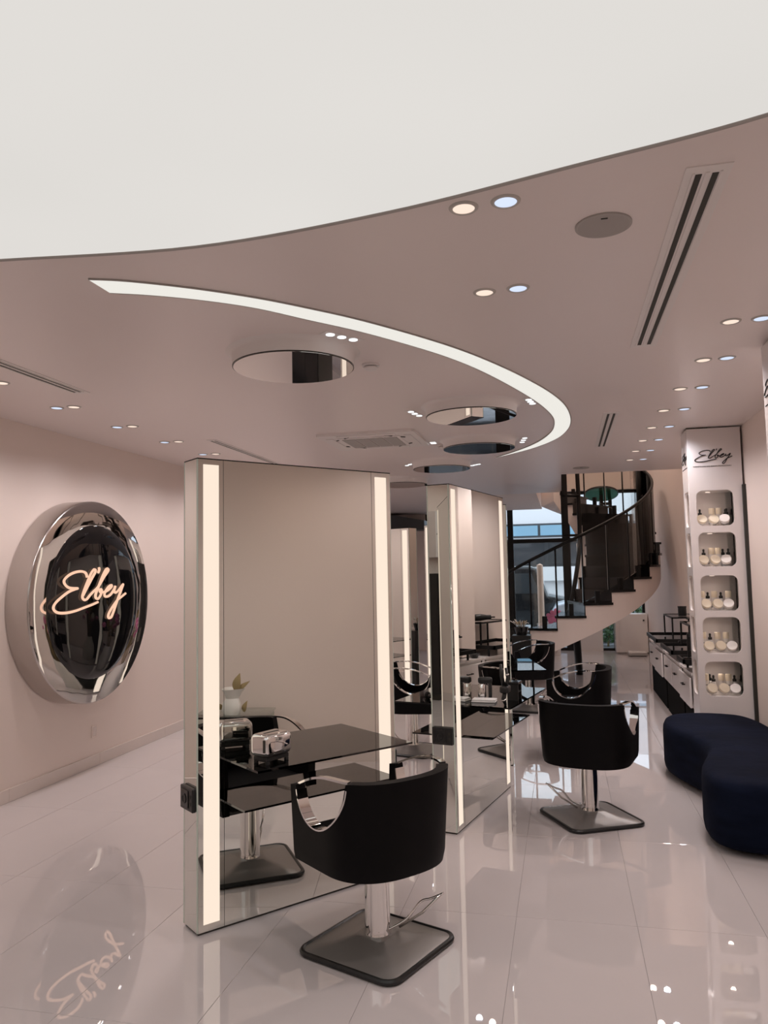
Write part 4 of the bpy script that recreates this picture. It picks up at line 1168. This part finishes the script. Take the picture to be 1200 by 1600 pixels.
def vehicle(name, label, loc, prof, glassprof, depth, body, wheels, wr, cat, rz=0):
    t = thing(name, label, cat, loc, rz)
    n = len(prof)
    bm = bmesh.new()
    vs_ = [bm.verts.new((x, 0, z)) for x, z in prof]; f0 = bm.faces.new(vs_)
    r = bmesh.ops.extrude_face_region(bm, geom=[f0])
    for e in r['geom']:
        if isinstance(e, bmesh.types.BMVert): e.co.y = depth
    bmesh.ops.recalc_face_normals(bm, faces=bm.faces)
    bmesh.ops.bevel(bm, geom=[e for e in bm.edges if abs((e.verts[0].co - e.verts[1].co).y) < 1e-4], offset=0.09, segments=3, affect='EDGES', profile=0.5)
    me = bpy.data.meshes.new('body'); bm.to_mesh(me); bm.free()
    link('body', me, body, t, True)
    try: me.set_sharp_from_angle(angle=R(30))
    except Exception: pass
    for gp in glassprof:
        m = len(gp)
        v = [(x, -0.012, z) for x, z in gp] + [(x, 0.05, z) for x, z in gp]
        f = [tuple(range(m)), tuple(reversed(range(m, 2 * m)))] + [(i, (i + 1) % m, m + (i + 1) % m, m + i) for i in range(m)]
        link('side_window', fixn(pyd('side_window', v, f)), 'car_glass', t)
    for x in wheels:
        for yy in (0.0, depth - 0.2):
            w_ = lathe('wheel', [(wr * 0.62, -0.01), (wr, 0.0), (wr, 0.2), (wr * 0.62, 0.21)], 'tyre', t, 28, cap=False); w_.rotation_euler.x = -PI / 2; w_.location = (x, yy - 0.015, wr)
            h = lathe('hub', [(0, 0.03), (wr * 0.2, 0.01), (wr * 0.62, 0.03)], 'chrome_satin', w_, 20)
    return t
vehicle('van', 'black van parked across the street window', (-4.05, 21.4, -0.05),
        [(0, 0.3), (0.02, 1.1), (0.15, 1.80), (0.5, 1.90), (3.15, 1.90), (3.35, 1.83), (3.62, 1.10), (4.25, 0.98), (4.4, 0.75), (4.4, 0.3)],
        [[(0.4, 1.15), (1.4, 1.15), (1.4, 1.7), (0.45, 1.7)], [(1.5, 1.15), (2.5, 1.15), (2.5, 1.7), (1.5, 1.7)], [(2.6, 1.15), (3.42, 1.15), (3.2, 1.7), (2.6, 1.7)]], 1.8, 'car_black', (0.9, 3.5), 0.34, 'van')
vehicle('car', 'silver car parked to the right of the black van', (-0.35, 19.2, -0.05),
        [(0, 0.28), (0.0, 0.7), (0.15, 0.95), (0.75, 1.08), (1.35, 1.48), (2.7, 1.50), (3.5, 1.05), (3.9, 0.95), (4.0, 0.6), (3.95, 0.28)],
        [[(0.95, 1.08), (1.95, 1.08), (1.95, 1.42), (1.42, 1.42)], [(2.05, 1.08), (3.15, 1.08), (2.62, 1.43), (2.05, 1.42)]], 1.6, 'car_silver', (0.75, 3.2), 0.33, 'car')
pl = thing('street_post', 'pinkish round post on the pavement in front of the van', 'post', (-0.53, 18.3, -0.05))
lathe('shaft', [(0.085, 0), (0.075, 0.05), (0.07, 1.9), (0.0, 1.94)], 'pole_paint', pl, 20); lathe('base_collar', [(0.13, 0), (0.13, 0.04), (0.086, 0.06)], 'facade_grey', pl, 20)
def bush(x, y, rr, h, n, label):
    t = thing('street_bush', label, 'bush', (x, y, -0.05), 0, 'bushes outside the window')
    tube('trunk', [(0, 0, 0), (0.02, 0, h * 0.5), (0, 0.02, h * 0.8)], 0.025, 'dry_leaf', t, 6)
    v, f = [], []
    for i in range(n):
        a = random.uniform(0, 2 * PI); q = math.sqrt(random.random()) * rr; z = random.uniform(0.12, h) ; q *= math.sin(PI * min(0.98, 0.2 + 0.75 * z / h))
        c = Vector((q * math.cos(a), q * math.sin(a), z)); d1 = Vector((random.uniform(-1, 1), random.uniform(-1, 1), random.uniform(-1, 1))).normalized(); d2 = d1.orthogonal().normalized(); l = 0.055
        b = len(v); v += [c - d1 * l, c + d2 * l * 0.45, c + d1 * l, c - d2 * l * 0.45]; f.append((b, b + 1, b + 2, b + 3))
    o = link('foliage', pyd('foliage', v, f), 'green_leaf', t); o['kind'] = 'stuff'
bush(0.95, 18.6, 0.4, 0.95, 900, 'low leafy bush behind the window slit under the staircase')
bush(1.80, 18.2, 0.5, 1.1, 1200, 'taller leafy bush outside, above the white counter')
